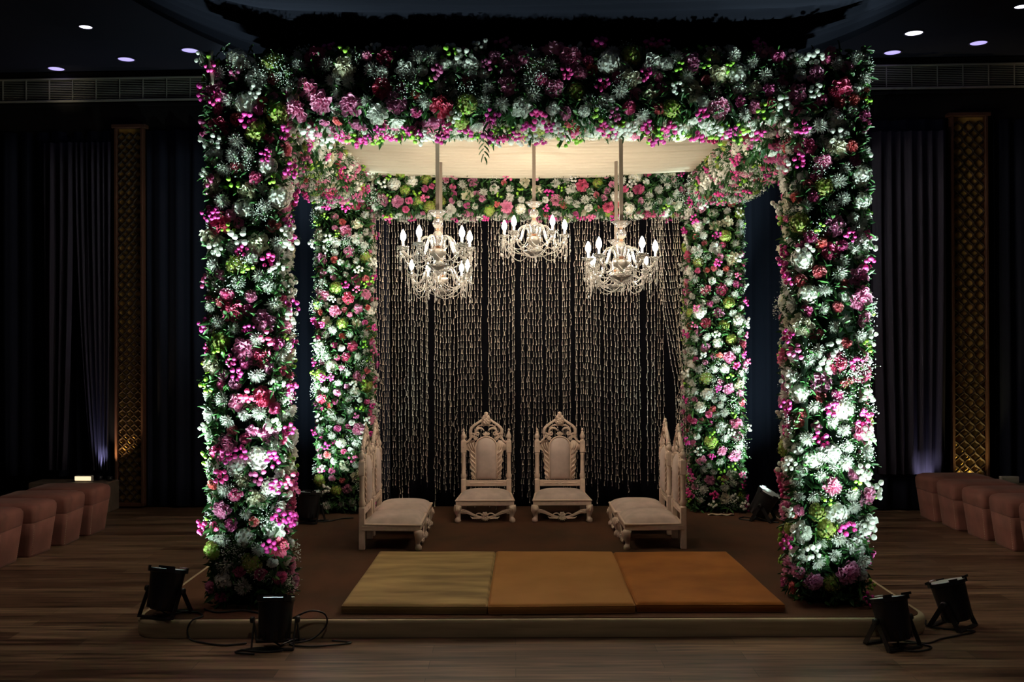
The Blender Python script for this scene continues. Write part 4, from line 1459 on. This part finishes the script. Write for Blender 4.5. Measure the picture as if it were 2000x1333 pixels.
def par(x, y, z0, rz, tilt, power, aim, label, ang=52, lens=True):
    t = empty('stage_light', (x, y, z0 + .003), rz, label, 'stage light', 'black LED stage lights round the platform')
    B = M['parblack']
    Rm = Euler((-tilt, 0, 0)).to_matrix()
    piv = Vector((0, 0, .155))

    def tr(p): return piv + Rm @ Vector(p)
    body = MB()
    v0 = MB().lathe([(.030, -.125), (.070, -.120), (.088, -.095), (.094, -.06), (.098, .02), (.104, .10), (.109, .105), (.109, .125), (.099, .126), (.096, .112)], 28)
    V = np.concatenate(v0.v) @ np.array(Rm).T + np.array(piv)
    body.add(V, v0.f)
    for k in range(12):
        a = 2 * PI * k / 12
        body.box(tr((math.cos(a) * .090, math.sin(a) * .090, -.085)), (.006, .018, .05), rot=Rm @ Matrix.Rotation(a, 3, 'Z'))
    body.build('housing', B, t, sharp=35)
    rim = MB()
    for k in range(4):
        a = PI / 4 + k * PI / 2
        rim.box(tr((math.cos(a) * .112, math.sin(a) * .112, .122)), (.012, .05, .034), rot=Rm @ Matrix.Rotation(a, 3, 'Z'))
    rim.box(tr((-.06, .100, .135)), (.05, .006, .016), rot=Rm)
    rim.box(tr((.045, -.102, .136)), (.075, .006, .014), rot=Rm)
    rim.build('filter_clip', M['parblack'], t, smooth=False)
    edge = MB()
    e0 = MB().lathe([(.104, .1262), (.109, .1262), (.108, .130), (.104, .130)], 28)
    edge.add(np.concatenate(e0.v) @ np.array(Rm).T + np.array(piv), e0.f)
    edge.box(tr((.03, .108, .139)), (.055, .012, .006), rot=Rm)
    edge.build('lens_ring', M['parrim'], t)
    ln = MB()
    l0 = MB().lathe([(.001, .108), (.094, .108), (.094, .113), (.001, .113)], 24)
    ln.add(np.concatenate(l0.v) @ np.array(Rm).T + np.array(piv), l0.f)
    ln.build('lens', M['parlens'], t, smooth=False)
    # double yoke that doubles as a floor stand
    yk = MB()
    for s in (-1, 1):
        yk.box((s * .121, -.045, .085), (.006, .030, .185), rot=Euler((-.52, 0, 0)))
        yk.box((s * .127, .045, .085), (.006, .030, .185), rot=Euler((.52, 0, 0)))
    yk.box((0, -.090, .006), (.248, .030, .008)); yk.box((0, .090, .006), (.26, .030, .008))
    yk.build('yoke', B, t, smooth=False)
    for s in (-1, 1):
        MB().lathe([(.018, 0), (.020, .006), (.020, .022), (.014, .026)], 12, (s * .128, 0, .155), rot=None).build('knob_blank', B, t) if False else None
        kb = MB().lathe([(.018, -.004), (.020, .002), (.020, .018), (.012, .022)], 12, (s * .124, 0, .155), rot=Euler((0, s * PI / 2, 0)))
        kb.build('tilt_knob', B, t)
    # power tail at the back of the can
    base = tr((0, -.0, -.125))
    cb = MB().tube([tuple(base), tuple(base + Vector((.03, .02, -.03))), (.09, .07, .012), (.16, .10, .006)], .006, 6)
    cb.build('power_tail', M['cable'], t)
    Rz = Matrix.Rotation(rz, 3, 'Z')
    lp = Vector((x, y, z0)) + Rz @ tr((0, 0, .140))
    hit = Vector(aim)
    lamp('SPOT', 'stage_beam', tuple(lp), power, PAR_COL, tuple(hit), .05, ang * .72, 1.0)      # narrow core of the beam
    near = Vector((hit.x, hit.y, z0)); near = Vector((lp.x, lp.y, z0)).lerp(near, .9); near.z = 1.05
    lamp('SPOT', 'stage_spill', tuple(lp), (130 if power > 1000 else 60), PAR_COL, tuple(near), .05, 112, 1.0)   # its wide spill
    return t


par(-2.165, 6.20, PT, -.35, .26, 620, (-1.90, 6.50, 2.7), 'black stage light on the platform left of the front left pillar', 54)
par(-1.42, 5.93, 0.0, .05, .26, 820, (-1.20, 6.40, 2.9), 'black stage light on the boards in front of the front left pillar', 84)
par(2.215, 5.90, 0.0, .42, .30, 760, (1.55, 6.38, 2.9), 'black stage light on the boards at the platform front right corner', 84)
par(2.74, 6.30, 0.0, .75, .30, 700, (2.15, 6.55, 2.5), 'black stage light outermost at right, beyond the platform corner', 54)
par(-1.94, 9.42, PT, -.25, .12, 1200, (-1.90, 9.88, 1.9), 'black stage light on the platform by the rear left pillar', 50)
par(2.33, 9.45, PT, -2.0, .50, 1200, (2.16, 9.88, 1.9), 'black stage light by the rear right pillar with its lit lens in view', 50)

# cables
def cable(pts, label, r=.0055):
    # smooth through points
    P = [Vector(p) for p in pts]
    out = []
    for i in range(len(P) - 1):
        p0 = P[max(0, i - 1)]; p1 = P[i]; p2 = P[i + 1]; p3 = P[min(len(P) - 1, i + 2)]
        for k in range(8):
            s = k / 8
            out.append(tuple(.5 * ((2 * p1) + (p2 - p0) * s + (2 * p0 - 5 * p1 + 4 * p2 - p3) * s * s + (3 * p1 - p0 - 3 * p2 + p3) * s ** 3)))
    out.append(tuple(P[-1]))
    o = MB().tube(out, r, 6).build('power_cable', M['cable'])
    tag(o, label, 'cable')
    return o


f0 = .007; p0_ = PT + .007
cable([(-2.10, 6.30, p0_), (-1.98, 6.24, p0_), (-1.92, 6.15, p0_), (-1.96, 6.085, .112), (-1.985, 6.07, .06), (-1.96, 6.05, f0), (-1.86, 5.98, f0), (-1.72, 5.93, f0), (-1.60, 5.97, f0)],
      'black cable dropping over the platform edge left of the front left pillar')
cable([(-1.96, 6.32, p0_), (-1.85, 6.24, p0_), (-1.70, 6.28, p0_), (-1.55, 6.20, p0_), (-1.44, 6.22, p0_), (-1.38, 6.14, p0_)], 'black cable lying on the carpet at the foot of the front left pillar')
cable([(-1.32, 5.95, .16), (-1.22, 5.96, .20), (-1.14, 6.0, .17), (-1.14, 6.03, .09), (-1.22, 6.0, .02), (-1.34, 5.95, f0), (-1.20, 5.90, f0), (-0.98, 5.97, f0), (-1.10, 6.02, f0)], 'black cable looping up beside the stage light in front of the left pillar')
cable([(-1.60, 5.84, f0), (-1.45, 5.80, f0), (-1.35, 5.84, f0), (-1.50, 5.88, f0), (-1.62, 5.80, f0), (-1.5, 5.76, f0)], 'coiled black cable under the stage light in front of the left pillar')
cable([(2.30, 6.0, f0), (2.42, 5.93, f0), (2.55, 6.02, f0), (2.70, 6.10, f0), (2.82, 6.18, f0), (2.66, 6.23, f0), (2.58, 6.30, f0), (2.62, 6.42, f0)], 'black cable between the two stage lights at front right')
cable([(2.16, 5.84, f0), (2.30, 5.78, f0), (2.42, 5.85, f0), (2.36, 5.93, f0), (2.22, 5.92, f0)], 'coiled black cable at the foot of the front right corner stage light')
cable([(-1.95, 9.5, p0_), (-1.86, 9.42, p0_), (-1.74, 9.46, p0_), (-1.66, 9.58, p0_), (-1.55, 9.62, p0_)], 'black cable on the carpet at the foot of the rear left pillar')
cable([(2.22, 9.42, p0_), (2.12, 9.50, p0_), (2.20, 9.60, p0_), (2.32, 9.40, p0_), (2.44, 9.30, p0_)], 'black cable on the carpet by the rear right stage light')
# cloth scrap at the rear right pillar foot
mb = MB()
mb.grid(lambda u, v: (1.86 + .26 * u, 9.70 + .05 * v + .015 * math.sin(u * 7), PT + .006 + .012 * math.sin(u * 9 + v * 3) ** 2), 16, 5)
o = mb.build('cloth_scrap', M['wax'])
o.modifiers.new('thickness', 'SOLIDIFY').thickness = 0.003
tag(o, 'small crumpled tan cloth scrap at the foot of the rear right flower pillar', 'cloth scrap')
# cream ribbon at the top of the front left pillar
o = MB().grid(lambda u, v: (-1.92 + .03 * u + .006 * math.sin(v * 6), 6.312 + .006 * math.sin(u * 5 + v * 9), 3.42 + .22 * v), 4, 12).build('ribbon', M['canopy'])
o.modifiers.new('thickness', 'SOLIDIFY').thickness = 0.002
tag(o, 'short cream ribbon hanging at the top of the front left pillar', 'ribbon')
